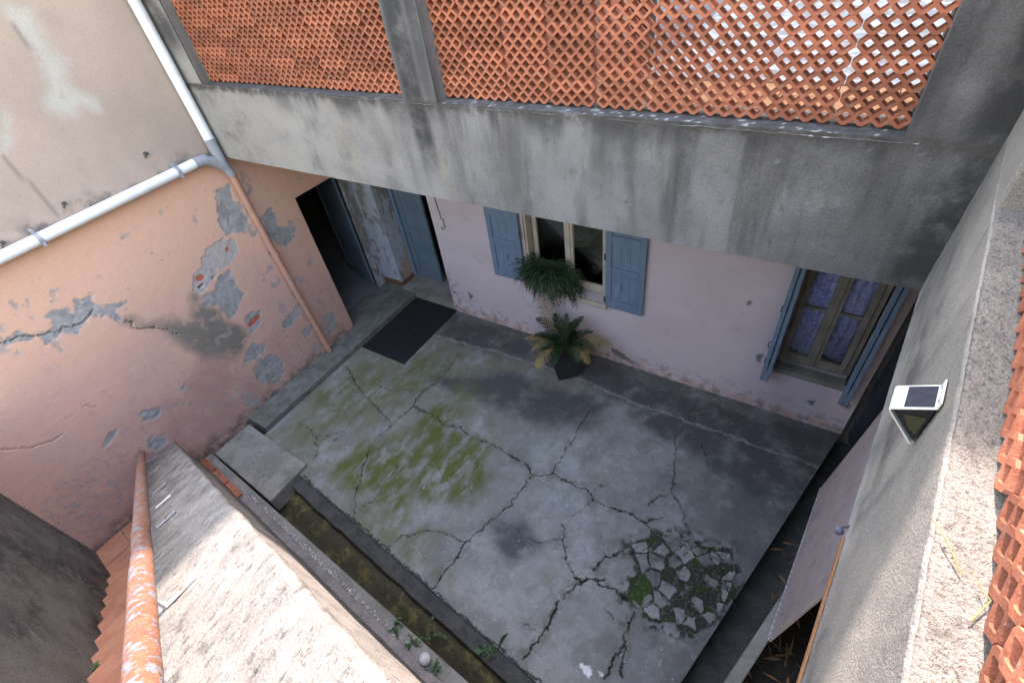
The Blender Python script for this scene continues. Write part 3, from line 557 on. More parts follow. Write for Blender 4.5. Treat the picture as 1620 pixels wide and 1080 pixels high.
MB().box((-.36, 2.2, -.2), (1.9, 2.3, 2.8)).box((1.6, .5, -.2), (1.7, 2.2, 2.8)).box((-.1, .44, -.2), (.05, 2.2, 2.8)).box((-.1, .44, 2.36), (1.7, 2.2, 2.5)).build('hall_walls', M['dark'], hs)
# doorway in the pink wall: leaf folded inside, room behind
MB().box((-.44, -1.13, .09), (-.40, -1.08, 2.37)).box((-.44, .0, .096), (-.365, .06, 2.37)).build('door_frame', M['doorpaint'], hs)
door_leaf(hs, 'door_leaf', .95, 2.2, M['doorpaint'], (-.45, -.125, .12), math.pi-.27)
MB().box((-3.5, -2.5, .05), (-.42, 1.6, .098)).build('room_floor', M['roomfloor'], hs)
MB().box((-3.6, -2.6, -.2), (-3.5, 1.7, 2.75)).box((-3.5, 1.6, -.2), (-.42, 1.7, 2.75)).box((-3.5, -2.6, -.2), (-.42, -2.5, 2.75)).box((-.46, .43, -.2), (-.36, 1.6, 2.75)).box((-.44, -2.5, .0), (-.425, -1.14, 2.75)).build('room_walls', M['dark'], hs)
MB().box((-2.3, -1.4, .85), (-1.6, -1.3, 1.0)).box((-1.15, -.62, .1), (-1.1, -.5, 1.4)).build('furniture_edge', M['brown'], hs)

# ---- windows
def casement(name, x0, x1, z0, z1, y, m, rows, glassm, parent):
    fr = MB().box((x0, y, z0), (x0+.05, y+.06, z1)).box((x1-.05, y, z0), (x1, y+.06, z1)).box((x0+.05, y+.001, z0), (x1-.05, y+.059, z0+.05)).box((x0+.05, y+.001, z1-.05), (x1-.05, y+.059, z1)).build(name, m, parent)
    mid = (x0+x1)/2
    for a, b in ((x0+.052, mid-.004), (mid+.004, x1-.052)):
        lf = MB().box((a, y-.02, z0+.052), (a+.055, y+.03, z1-.052)).box((b-.055, y-.02, z0+.052), (b, y+.03, z1-.052)).box((a+.055, y-.018, z0+.052), (b-.055, y+.028, z0+.13)).box((a+.055, y-.018, z1-.11), (b-.055, y+.028, z1-.052)).build('casement', m, fr, bevel=.004)
        for r in range(1, rows):
            zz = z0+.13 + (z1-z0-.24)*r/rows*(1.0)
            MB().box((a+.055, y-.012, zz-.013), (b-.055, y+.022, zz+.013)).build('glazing_bar', m, fr)
        MB().box((a+.055, y+.004, z0+.13), (b-.055, y+.007, z1-.11)).build('pane', glassm, fr)
    MB().box((mid-.022, y-.034, z0+.052), (mid+.022, y-.0205, z1-.052)).build('meeting_stile', m, fr, bevel=.004)
    return fr
w1 = casement('window', 2.80, 3.93, 1.003, 2.4, .15, M['frame'], 1, M['glass'], hs)
MB().box((2.74, -.06, .93), (3.96, .16, .996)).build('sill', M['frame'], w1, bevel=.012)
MB().box((2.81, .004, 1.0), (2.835, .15, 2.4)).box((3.895, .004, 1.0), (3.92, .15, 2.4)).build('casing', M['frame'], w1)
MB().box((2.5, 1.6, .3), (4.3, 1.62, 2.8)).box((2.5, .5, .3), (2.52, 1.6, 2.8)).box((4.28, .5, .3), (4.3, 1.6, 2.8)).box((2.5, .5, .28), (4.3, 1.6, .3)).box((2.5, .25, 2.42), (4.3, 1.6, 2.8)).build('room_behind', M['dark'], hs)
w2 = casement('window', 5.94, 6.66, .76, 2.3, .12, M['oldframe'], 2, M['glass'], hs)
MB().box((5.92, -.02, .66), (6.68, .14, .71)).build('sill', M['concrete'], w2, bevel=.01)
# lace curtain in soft folds
S, T = np.meshgrid(np.linspace(5.98, 6.62, 120), np.linspace(.92, 2.28, 70))
Yc = .165 + .010*np.sin(S*70 + 2*fbm(S, T, 3, 2, 2)) + .006*fbm(S, T, 20, 2, 5)
T2 = T + (.03*np.sin(S*19) - .02)*(1-sstep(.92, 1.2, T))
link('curtain', grid_mesh('curtain', np.stack([S, Yc, T2], -1)), M['curtain'], w2)
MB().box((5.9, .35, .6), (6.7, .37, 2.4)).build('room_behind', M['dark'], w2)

def shutter(parent, w, h, loc, rz, ring_side=1):
    b = MB()
    st = .075
    b.box((0, 0, 0), (st, .04, h)).box((w-st, 0, 0), (w, .04, h))
    rails = (0.0, h*.38, h*.70, h-.1); hts = (.13, .1, .1, .1)
    for z, t in zip(rails, hts): b.box((st, .001, z), (w-st, .039, z+t))
    o = b.build('shutter', M['shutter'], parent, bevel=.005); o.location = loc; o.rotation_euler = (0, 0, rz)
    for i in range(3):
        z0 = rails[i]+hts[i]; z1 = rails[i+1]
        n = 3; pw_ = (w-2*st)/n
        for k_ in range(n):   # tongue and groove boards in each sunk field
            MB().box((st+k_*pw_+.0015, .016, z0-.004), (st+(k_+1)*pw_-.0015, .028, z1+.004)).build('board', M['shutter'], o)
    MB().tube([(w*.5+ring_side*.03, -.004, h*.24), (w*.5+ring_side*.03, -.02, h*.25), (w*.5+ring_side*.03, -.02, h*.29), (w*.5+ring_side*.03, -.004, h*.30)], .006, 6).build('pull', M['brass'], o)
    for z in (.12, h*.55, h-.12):
        MB().tube([(-.006 if ring_side < 0 else w+.006, .0, z-.04), (-.006 if ring_side < 0 else w+.006, .0, z+.04)], .011, 8).build('hinge', M['brass'], o)
    return o
shutter(hs, .50, 1.36, (2.262, -.062, 1.035), 0.0, 1)
shutter(hs, .485, 1.36, (3.945, -.062, .985), 0.0, -1)
for xx_, a_ in ((5.865, 0.0), (5.915, .0), (6.66, -.16), (6.71, -.16)):      # folded double leaves standing out from the wall
    shutter(hs, .20, 1.58, (xx_, -.012, .665), -math.pi/2+a_, -1)

# ---- balcony: beam, piers, pillar (front plane y = -1.75), slab and terrace behind
xs = np.unique(np.round(np.concatenate([np.arange(0.0, 6.48, .02), [6.48, .37, 3.07, 3.395, 6.135]]), 4))
zs = np.unique(np.round(np.concatenate([np.arange(3.19, 5.25, .02), [3.955, 5.1, 5.25]]), 4))
A, B = np.meshgrid(xs, zs); n1 = fbm(A, B, 5, 4, 3); st = fbm(A*6, B*.7, 1, 4, 44); n2 = fbm(A, B, 26, 3, 6)
pale = np.clip((1 - sstep(1.2, 4.2, A + .6*n1))*1.0, 0, 1)*(1 - .5*sstep(3.75, 4.0, B)*(A > .9))
pillar = 1 - sstep(.0, .09, np.abs(A-3.18) - .05 + .05*st)
dark = np.maximum(pillar*sstep(3.25, 3.7, B + .2*st)*.95, .0)
dark = np.maximum(dark, sstep(6.16, 6.34, A + .10*st - .03*(B-3.5)))
dark = np.maximum(dark, sstep(.05, .5, st)*sstep(2.0, 5.0, A)*.6*sstep(3.15, 3.8, B))
dark = np.maximum(dark, .8*sstep(3.72, 3.95, B + .1*st)*sstep(1.0, 2.0, A)*sstep(-.2, .3, st))
dark = np.maximum(dark, .42*sstep(4.6, 6.3, A + .7*n1 + .3*st))
dark = np.maximum(dark, .8*(1 - sstep(.0, .22, np.abs(A-.23)-.03))*(A < .37)*sstep(4.1, 4.4, B))
yellow = .6*(1 - sstep(.0, .16, np.abs(A - 2.24 - .12*(3.6-B)) - .02 + .06*n1))*sstep(3.1, 3.5, B)
yellow = np.maximum(yellow, .7*(1 - sstep(0, .05, np.abs(A-3.32)))*(1-sstep(3.6, 3.75, B)))
lip = sstep(3.88, 3.935, B + .03*n2)*(B < 3.96)
fleck = sstep(.80, .86, fbm(A, B, 46, 2, 17))*sstep(3.7, 3.95, B)*sstep(3.6, 4.4, A)*(B < 4.0)*.6
kf = ~((B[:-1, :-1] > 3.954) & (B[:-1, :-1] < 5.099) & (((A[:-1, :-1] > .369) & (A[:-1, :-1] < 3.069)) | ((A[:-1, :-1] > 3.394) & (A[:-1, :-1] < 6.134))))
yy = -1.75 + .005*fbm(A, B, 1.6, 3, 9) + .008*lip*n2 - .004*(B > 5.1)
me = grid_mesh('balcony_beam', np.stack([A, yy, B], -1), dict(pale=pale, dark=dark, yellow=yellow, lip=lip, fleck=fleck), keep=kf)
bb = link('balcony_beam', me, M['beam'], hs)
MB().box((.0, -1.738, 3.192), (6.95, -1.45, 3.945)).build('beam_core', M['beam'], hs)
xs = np.arange(.3, 6.2, .014); yt_ = np.linspace(-1.753, -1.5, 16); A, B = np.meshgrid(xs, yt_); n1 = fbm(A, B, 14, 3, 2); n2 = fbm(A, B, 60, 2, 3)
zt = 3.952 + .004*n1 + .003*n2 - .018*sstep(-1.735, -1.753, B + .008*n1)
fl_ = sstep(.45, .6, fbm(A, B, 42, 2, 7))*sstep(2.5, 4.5, A)*.8
link('beam_top', grid_mesh('beam_top', np.stack([A, B, zt], -1), dict(lip=np.full(A.shape, .8), fleck=fl_, pale=np.zeros(A.shape), dark=np.full(A.shape, .3), yellow=np.zeros(A.shape))), M['beam'], hs)
MB().box((.0, -1.45, 3.3), (9, 4.98, 3.86)).build('balcony_slab', M['beam'], hs)
for x0, x1 in ((.0, .37), (3.07, 3.395), (6.135, 6.9)):
    MB().box((x0+.001, -1.74, 3.94), (x1-.001, -1.46, 5.1)).build('pillar', M['beam'], hs)
MB().box((.0, -1.74, 5.1), (6.9, -1.46, 5.248)).build('top_beam', M['beam'], hs)
# terrace floor: clay tiles beside the screen, pale broken marble beyond
y = -1.44
TILE = MB().box((0, 0, 0), (.294, .20, .03)).mesh('terrace_tile_mesh'); TILE.materials.append(M['terracotta_floor'])
n = 0
for j in range(3):
    for i in range(int((8.8-.4)/.3)):
        o = link('floor_tile', TILE, None, hs); o.location = (.4+i*.3, -1.46+j*.206, 3.861); n += 1
MB().box((4.55, -.84, 3.861), (8.9, 4.9, 3.90)).build('marble_paving', M['terrace'], hs)
MB().box((.3, -.84, 3.861), (4.4, -.6, 5.4)).build('upper_wall', M['rear'], hs)
MB().box((4.42, -.7, 3.861), (4.54, -.58, 5.4)).build('dark_post', M['brown'], hs)

# unseen taller blocks added behind, sized so their shadow covers the courtyard
rb = thing('shade_building', 'tall unseen plastered block added far behind the terrace to shade the courtyard', 'building')
MB().box((-9, 5.0, -.5), (16, 9, 14.29)).build('main_block', M['rear'], rb)
MB().box((-6.0, 5.6, 14.29), (2.575, 8.5, 16.9)).build('shade_tower', M['rear'], rb)  # raised part added so that its edge shadows the stair coping

# ================================================================ RIGHT TERRACE WALL (runs along w, slightly askew)
WD = Vector((.1044, .9945, 0)); WN = Vector((-.9945, .1044, 0))      # along the wall (away), towards the yard
W0 = Vector((6.47, -1.75, 0))
rw = thing('terrace_wall', 'grey rendered terrace wall with pebbledash ledge along the right side', 'wall')
def WP(s, off, z): return W0 - WD*s - WN*off + Vector((0, 0, z))     # s metres towards the camera, off metres behind the face
ss = np.arange(-.02, 4.4, .014)
prof = [(0.0, 3.19+.0199*i) for i in range(0, 41)]
prof += [(.010*(1-math.cos(a)), 3.988+.010*math.sin(a)) for a in np.linspace(0, math.pi/2*.8, 5)]
prof = np.array(prof)
Sg, I = np.meshgrid(ss, np.arange(len(prof)))
off = prof[I, 0]; zz = prof[I, 1]; n1 = fbm(Sg, zz, 6, 4, 3); n2 = fbm(Sg, zz, 45, 3, 4)
off = off + .006*fbm(Sg, zz, 1.5, 3, 8) + .0022*n2 + .012*sstep(3.26, 3.2, zz + .03*n1) if False else off + .006*fbm(Sg, zz, 1.5, 3, 8) + .0022*n2
zz2 = zz + np.where(I == 0, .008*n1, 0)
PX = W0.x - WD.x*Sg - WN.x*off; PY = W0.y - WD.y*Sg - WN.y*off
soot = np.maximum((1 - sstep(0, .8, Sg))*.5, sstep(.0, .5, fbm(Sg*.8, zz*2.5, 2.2, 4, 14))*(1 - sstep(3.5, 3.9, zz))*.9)
palea = (1 - sstep(.02, .12, zz - 3.19 + .06*n1))*.9
me = grid_mesh('wall_face', np.stack([PX, PY, zz2], -1), dict(soot=soot, pale=palea), flip=False)
link('wall_face', me, M['rwall'], rw)
so = np.linspace(.003, .42, 70); Sg, O = np.meshgrid(np.arange(.66, 4.4, .006), so)
g = fbm(Sg, O, 120, 2, 4); g2 = fbm(Sg, O, 70, 2, 9); g3 = fbm(Sg, O, 8, 3, 11)
zz = 3.9985 + .0035*g + .0022*g2*(1+.5*g3) + .002*fbm(Sg, O, 5, 3, 5) - .010*sstep(.014, .003, O)
pit = .6*sstep(.34, .55, -g*.6 - g2*.7); hi = sstep(.25, .5, g*.6+g2*.5)
PX = W0.x - WD.x*Sg - WN.x*O; PY = W0.y - WD.y*Sg - WN.y*O
link('ledge_top', grid_mesh('ledge_top', np.stack([PX, PY, zz], -1), dict(pit=pit, hi=hi*.7)), M['pebble'], rw)
def wpoly(s0, s1, o0, o1): return [tuple(WP(s, o, 0)[:2]) for s, o in ((s0, o0), (s1, o0), (s1, o1), (s0, o1))]
MB().prism(wpoly(.0, 4.4, .012, .5), 3.2, 3.955).prism(wpoly(-.3, 4.4, .35, 3.0), 3.3, 3.9).build('wall_core', M['rwall'], rw)
MB().prism(wpoly(-.28, .66, .004, .40), 3.9, 5.25).build('end_pillar', M['rwall'], rw, bevel=.012)
ob = MB().obox(WP(2.08, -.006, 3.225), WD*.45, WN*.004, (0, 0, .006)).build('edge_board', M['orangewood'], rw)
ob.location.z -= .02
tag(MB().prism([(7.45, -4.5), (7.75, -4.5), (7.75, .12), (7.45, .12)], -.4, 3.3).build('undercroft_wall', M['rwall']), 'shaded wall under the terrace behind the leaning sheet', 'wall')

# ================================================================ CLAY LATTICE SCREENS
def lattice_brick():
    p = .0745; r = .0268; rz = .0230; fx = .0100; fz = .0376; v = .0140; D = .07
    fr = []; F = []
    def oct8(c, yd, rr):
        k = .0028; k2 = .0022; rh = rr*rz/r
        return [(c-k, yd, rh), (c+k, yd, rh), (c+rr, yd, k2), (c+rr, yd, -k2), (c+k, yd, -rh), (c-k, yd, -rh), (c-rr, yd, -k2), (c-rr, yd, k2)]
    mb = MB()
    outer = []
    for i in range(4):
        c = (i-1.5)*p
        outer.append(dict(tl=(c-fx, fz), tr=(c+fx, fz), bl=(c-fx, -fz), br=(c+fx, -fz),
             ru=(c+p/2, v) if i < 3 else (c+.044, .006), rd=(c+p/2, -v) if i < 3 else (c+.044, -.006),
             lu=(c-p/2, v) if i > 0 else (c-.044, .006), ld=(c-p/2, -v) if i > 0 else (c-.044, -.006)))
    for yd, flip in ((0, False), (D, True)):
        for i in range(4):
            c = (i-1.5)*p; o = {k: (a[0], yd, a[1]) for k, a in outer[i].items()}
            h8 = oct8(c, yd, r)
            for poly in ((h8[0], h8[1], o['tr'], o['tl']), (h8[1], h8[2], o['ru'], o['tr']), (h8[2], h8[3], o['rd'], o['ru']), (h8[3], h8[4], o['br'], o['rd']),
                         (h8[4], h8[5], o['bl'], o['br']), (h8[5], h8[6], o['ld'], o['bl']), (h8[6], h8[7], o['lu'], o['ld']), (h8[7], h8[0], o['tl'], o['lu'])):
                poly = poly[::-1] if flip else poly
                mb.add(poly, [tuple(range(len(poly)))])
    for i in range(4):   # hole walls with a raised rib half way through the block
        c = (i-1.5)*p; rs = [(0, r), (.026, r*.985), (.028, r*.92), (.032, r*.92), (.034, r*.985), (D, r)]
        for (ya, ra), (yb, rb_) in zip(rs[:-1], rs[1:]):
            a = oct8(c, ya, ra); b = oct8(c, yb, rb_)
            for k in range(8):
                k2 = (k+1) % 8; mb.add([a[k], b[k], b[k2], a[k2]], [(0, 1, 2, 3)])
    path = []
    for i in range(4): path += [outer[i]['tl'], outer[i]['tr'], outer[i]['ru']]
    path.append(outer[3]['rd'])
    for i in (3, 2, 1, 0): path += [outer[i]['br'], outer[i]['bl'], outer[i]['ld']]
    path.append(outer[0]['lu'])
    n = len(path)
    for k in range(n):
        a, b = path[k], path[(k+1) % n]
        mb.add([(a[0], 0, a[1]), (b[0], 0, b[1]), (b[0], D, b[1]), (a[0], D, a[1])], [(0, 1, 2, 3)])
    me = mb.mesh('lattice_brick_mesh')
    bm = bmesh.new(); bm.from_mesh(me); bmesh.ops.remove_doubles(bm, verts=bm.verts, dist=1e-5); bmesh.ops.recalc_face_normals(bm, faces=bm.faces); bm.to_mesh(me); bm.free()
    me.materials.append(M['clay']); return me
BRICK = lattice_brick()
UW, RH, NROW = .3150, .0756, 15
def screen(label, origin, rz, x0, x1, phase, side):
    t = thing('lattice_screen', label, 'screen', origin, rz)
    k = 0
    while True:
        cx = phase + side*k*UW; k += 1
        if cx < x0-.16 or cx > x1+.16: break
        for r in range(NROW):
            o = link('brick', BRICK, None, t)
            o.location = (cx + rnd.uniform(-.0015, .0015), rnd.uniform(-.005, .005), .0385 + r*RH + rnd.uniform(-.001, .001))
            o.rotation_euler = (rnd.uniform(-.008, .008), rnd.uniform(-.006, .006), rnd.uniform(-.01, .01))
    return t
screen('terracotta lattice block screen on the balcony, left of the middle pillar', (0, -1.65, 3.9595), 0, .46, 2.96, 3.07-.158, -1)
screen('terracotta lattice block screen on the balcony between middle pillar and right pier', (0, -1.65, 3.9595), 0, 3.48, 6.1, 6.143-.156, -1)
th = math.atan2(WN.x, -WN.y)      # front of the blocks faces the yard
sc3 = screen('sunlit terracotta lattice block screen along the pebbledash ledge on the right', tuple(WP(.66, .087, 4.0)), th, .0, 3.4, .16, 1)

# ================================================================ STAIR: steps, parapet, handrail, far stair wall
DR = Vector((-1, .0906, -.637)).normalized(); SX = -.0906
PY0 = -4.017
stair = thing('staircase', 'narrow outdoor stair of terracotta tiled steps at bottom left', 'stairs')
yn = lambda x: PY0-.405+SX*x; ysn = lambda x: -5.32+SX*x
MB().prism([(.0, yn(0)), (.7, yn(.7)), (.7, ysn(.7)), (0, ysn(0))], -.5, .055).build('landing', M['concrete'], stair)
def tile(x0, x1, f0, f1, z, th_=.022):
    w = lambda x, f: ysn(x) + (yn(x)-ysn(x))*f
    g_ = .004
    MB().prism([(x0+g_, w(x0, f0)+g_), (x1-g_, w(x1, f0)+g_), (x1-g_, w(x1, f1)-g_), (x0+g_, w(x0, f1)-g_)], z, z+th_).build('tile', M['tile'], stair, bevel=.003)
for a, b in ((0.02, .33), (.33, .69)):
    for f in range(3): tile(a, b, f/3, (f+1)/3, .056)
NS, TD, RS = 20, .28, .1785
for i in range(NS):
    x0 = .7 + i*TD; x1 = .7 + (i+1)*TD; z = .078 + RS*(i+1)
    if x1 > 5.9: break
    MB().prism([(x0, yn(x0)), (x1+.002, yn(x1)), (x1+.002, ysn(x1)), (x0, ysn(x0))], z-RS-.2, z-.022).build('step', M['tile'], stair)
    for f in range(3):
        sh = .5/3*(i % 2)
        tile(x0-.018, x1, f/3, (f+1)/3, z-.021)
sw = tag(MB().prism([(0.0, ysn(0)), (7.2, ysn(7.2)), (7.2, ysn(7.2)-.3), (0, ysn(0)-.3)], -.5, lambda x, y: 2.1+.637*min(x, 4.5)).build('stair_wall', M['soot_wall']), 'tall soot stained concrete wall beside the stair at lower left', 'wall')
# parapet body and its worn coping
par = thing('stair_parapet', 'sloping stair parapet with worn sunlit stone coping, bottom left', 'parapet')
zc = lambda x: .573 + .637*x
XE = 6.15
face_t = lambda x: PY0+SX*x-.012
ns = 300
xs = np.linspace(0, XE, ns); ts = np.linspace(0, 1, 60)
Sx, Tt = np.meshgrid(xs, ts)
Zb = .03 + (zc(Sx)-.05-.03)*Tt
below = zc(Sx)-Zb
Yb = face_t(Sx) + .036*sstep(.08, .45, below) + .05*(1-sstep(.0, .3, Zb))*sstep(.3, .8, below) + .008*fbm(Sx, Zb, 4, 4, 3)
MB().prism([(.05, wallY(.05)+.055), (6.0, wallY(6.0)+.055), (6.0, wallY(6.0)-.08), (.05, wallY(.05)-.08)], .02, .10).build('plinth', M['plinth'], par, bevel=.012)
link('parapet_face', grid_mesh('parapet_face', np.stack([Sx, Yb, Zb], -1), dict(pit=sstep(.3, .6, fbm(Sx, Zb, 20, 3, 4))*.5, soot=np.zeros(Sx.shape)), flip=True), M['coping'], par)
MB().prism([(0, face_t(0)-.02), (XE, face_t(XE)-.02), (XE, PY0-.395+SX*XE), (0, PY0-.395)], -.4, lambda x, y: zc(x)-.055).build('parapet_core', M['concrete'], par)
nl, nw_ = 760, 56
L = np.linspace(0, XE, nl); w = np.linspace(-.03, .435, nw_)
Sx, W_ = np.meshgrid(L, w)
edge = np.minimum(W_+.0, .405-W_)       # distance from the long edges; outside = drops down the sides
wcl = np.clip(W_, 0, .405)
drop = np.where(W_ < 0, -W_*2.2, np.where(W_ > .405, (W_-.405)*2.2, 0)) + .012*(1-sstep(0, .02, np.minimum(wcl, .405-wcl)))
n1 = fbm(Sx*1.0, W_*1.0, 24, 3, 5); n2 = fbm(Sx, W_, 7, 4, 6); n3 = fbm(Sx*1.3, W_*.55, 42, 3, 8)
pit = sstep(.28, .5, n3*.7+n1*.5)
Zc = zc(Sx) - drop + .004*n1 + .006*n2 - .007*pit + .003*fbm(Sx, W_, 90, 2, 2)
Yc = PY0 + SX*Sx - wcl + .006*fbm(Sx, W_*0, 9, 3, 1)
soot = np.clip((1 - sstep(2.2, 4.0, Sx + .6*n2))*.9 + .0, 0, 1)  # darker over the far lower half, fading out up the slope
link('coping', grid_mesh('coping', np.stack([Sx, Yc, Zc], -1), dict(pit=pit*.75, soot=soot), flip=True), M['coping'], par)

rail = thing('handrail', 'thick rusty stair handrail with flaking grey blue paint', 'handrail')
RY = -4.335; rz_ = lambda x: .573+.637*x+.150
pts = []
for i in range(60):
    x = .03 + i*(6.0-.03)/59
    pts.append((x, RY+SX*x + .0015*math.sin(i*1.3), rz_(x) + .002*math.sin(i*.9)))
MB().tube(pts, .036, 20).build('rail', M['rust'], rail)
for x in (.2, 1.18, 2.31, 3.35, 4.44, 5.5):
    y = RY+SX*x; z = zc(x)+.004
    b = MB()
    up = Vector((0, 0, 1)); along = Vector((0, 1, 0)); dx = Vector((1, -.09, .637)).normalized()
    b.obox(Vector((x, y+.045, z+.004)), dx*.016, along*.055, dx.cross(along)*.004)
    b.obox(Vector((x, y-.012, z+.06)), dx*.016, along*.0045, up*.062)
    b.build('bracket', M['galv'], rail, bevel=.002)
    MB().tube([(x, y+.05, z+.006), (x, y+.05, z+.012)], .008, 8).build('screw', M['rust'], rail)
tag(MB().obox((2.87, RY+SX*2.87+.055, zc(2.87)+.012), Vector((.012, -.001, .007)), Vector((0, .05, 0)), Vector((-.002, 0, .003))).build('plaster_sliver', M['white']), 'small white sliver lying on the coping between two brackets', 'fragment')

# ================================================================ PIPES ON THE PINK WALL
dp = thing('drainpipe', 'white drainpipe with grey branch and pink lower length on the left wall', 'pipe')
px, py = .10, -1.83
MB().tube([(px, py, 3.42), (px, py, 5.8)], .053, 24).build('upper_pipe', M['pvc'], dp)
MB().tube([(px, py, 3.43), (px, py, 3.40)], .062, 24).tube([(px, py, 3.41), (px, py, 3.16), (px, py+.02, 3.08), (px, py+.04, 3.0)], [.057, .057, .052, .047], 24).tube([(px, py, 3.12), (px, py-.10, 3.22), (px, py-.18, 3.265), (px, py-.28, 3.27)], .056, 20).tube([(px, py-.15, 3.255), (px, py-.17, 3.262)], .061, 20).build('branch_fitting', M['pvcgrey'], dp)
MB().tube([(px, py-.26, 3.27), (px, py-1.0, 3.258), (px, py-2.4, 3.235), (px, -6.5, 3.20)], .052, 24).build('side_pipe', M['pvc'], dp)
for yy in (-2.30, -3.66):
    zz_ = 3.27 - (py-.26-yy)*.0163
    MB().tube([(px, yy-.02, zz_), (px, yy+.02, zz_)], .056, 24).obox((px-.03, yy, zz_+.068), (.04, 0, 0), (0, .012, 0), (0, 0, .02)).obox((px+.043, yy, zz_-.04), (.012, 0, 0), (0, .014, 0), (0, 0, .02)).build('pipe_clip', M['pvcgrey'], dp)
MB().tube([(px-.01, py+.04, 3.03), (px-.015, py+.05, 2.0), (px-.02, py+.09, .35), (px-.02, py+.10, .11)], .042, 18).build('lower_pipe', M['pinkpipe'], dp)
MB().tube([(px-.015, py+.058, 1.94), (px-.015, py+.06, 1.90)], .050, 18).build('pipe_collar', M['pinkpipe'], dp)
MB().tube([(px-.02, py+.098, .24), (px-.02, py+.1, .20)], .049, 18).build('pipe_collar', M['pinkpipe'], dp)

# ================================================================ THINGS IN THE COURTYARD
# door mat: rubber bars with open cells
mt = thing('door_mat', 'large black rubber mat lying in front of the doorways', 'mat', (.405, -1.375, .004), 0)
mb = MB(); Wm, Hm = .885, 1.355
mb.box((0, 0, 0), (Wm, .025, .016)).box((0, Hm-.025, 0), (Wm, Hm, .016)).box((0, .025, 0), (.025, Hm-.025, .016)).box((Wm-.025, .025, 0), (Wm, Hm-.025, .016))
mb.build('mat_border', M['rubber'], mt)
mb = MB()
for i in range(1, 36): mb.box((Wm*i/36-.006, .025, .001), (Wm*i/36+.006, Hm-.025, .014))
for i in range(1, 54): mb.box((.025, Hm*i/54-.006, .0015), (Wm-.025, Hm*i/54+.006, .0135))
mb.build('mat_grid', M['rubber'], mt)
MB().box((.01, .01, 0), (Wm-.01, Hm-.01, .004)).build('mat_base', M['dusty'], mt)

# planter with cycad
pl = thing('potted_cycad', 'cycad with yellowing fronds in a tapered black square planter by the wall', 'potted plant', (3.55, -.47, .0), R_(42))
def square(h, z): return [(-h, -h, z), (h, -h, z), (h, h, z), (-h, h, z)]
b = MB(); lv = [square(.14, .002), square(.225, .47), square(.237, .47), square(.237, .50), square(.22, .50), square(.215, .43)]
for k in range(len(lv)-1): b.add(lv[k]+lv[k+1], [(i, (i+1) % 4, 4+(i+1) % 4, 4+i) for i in range(4)])
b.add(lv[0], [(3, 2, 1, 0)]); b.build('planter', M['pot'], pl, bevel=.006)
MB().add(square(.218, .44), [(0, 1, 2, 3)]).build('soil', M['soil'], pl)
b = MB(); b.tube([(0, 0, .43), (0, 0, .49), (0, 0, .56)], [.055, .07, .035], 10); b.build('trunk', M['brown'], pl)
def frond(az, el, length, droop, m, dens=26, curl=0.0):
    b = MB(); a = Vector((math.cos(az), math.sin(az), 0)); side = Vector((-math.sin(az), math.cos(az), 0))
    pts = []; p = Vector((0, 0, .54)); e = el + rnd.uniform(-.12, .12); length = length*1.0*rnd.uniform(.9, 1.12); n = 14
    for i in range(n+1):
        pts.append(p.copy()); p = p + (a*math.cos(e)+Vector((0, 0, 1))*math.sin(e))*length/n; e -= droop/n*(.4+1.2*i/n)
    b.tube(pts, [.006*(1-.7*i/n) for i in range(n+1)], 5)
    for k in range(dens):
        t = .16 + .83*k/dens; i = min(int(t*n), n-1); f = t*n-i; q = pts[i].lerp(pts[i+1], f); d = (pts[i+1]-pts[i]).normalized()
        up = side.cross(d).normalized()*-1
        ll = length*.30*math.sin(math.pi*min(1, .15+t*.85))**.6*(1.05-.35*t)
        for s_ in (-1, 1):
            dirv = (side*s_*.80 + d*.62 + up*(.22 - curl) + Vector((rnd.uniform(-.09, .09), rnd.uniform(-.09, .09), rnd.uniform(-.09, .09)))).normalized()
            wv = d*.0058
            b.add([q-wv, q+wv, q+dirv*ll*.6+wv*.9 - up*ll*.04, q+dirv*ll - up*ll*.14, q+dirv*ll*.6-wv*.9 - up*ll*.04], [(0, 1, 2, 3, 4)])
    return b.build('frond', m, pl)
loc_az = lambda worlddeg: R_(worlddeg) - R_(42)
fr = [(100, 75, .38, .5, 0), (60, 62, .45, .7, 0), (20, 55, .46, .9, 0), (140, 60, .48, .7, 0), (170, 45, .5, 1.0, 0), (200, 40, .45, 1.2, 0), (240, 38, .44, 1.5, 0), (280, 38, .46, 1.6, 0), (320, 40, .48, 1.5, 0), (350, 42, .5, 1.3, 0), (30, 70, .42, .4, 0), (80, 55, .4, .8, 0), (300, 60, .35, 1.0, 0),
      (150, 52, .72, .55, 1), (196, 24, .62, 1.2, 1), (5, 36, .66, 1.0, 1), (335, 26, .60, 1.5, 1), (255, 30, .55, 1.8, 1), (215, 22, .5, 1.7, 1)]
for az, el, ln, dr_, dry in fr: frond(loc_az(az), R_(el), ln, dr_, M['palmdry'] if dry else M['palm'], 28, .25 if dry else 0)

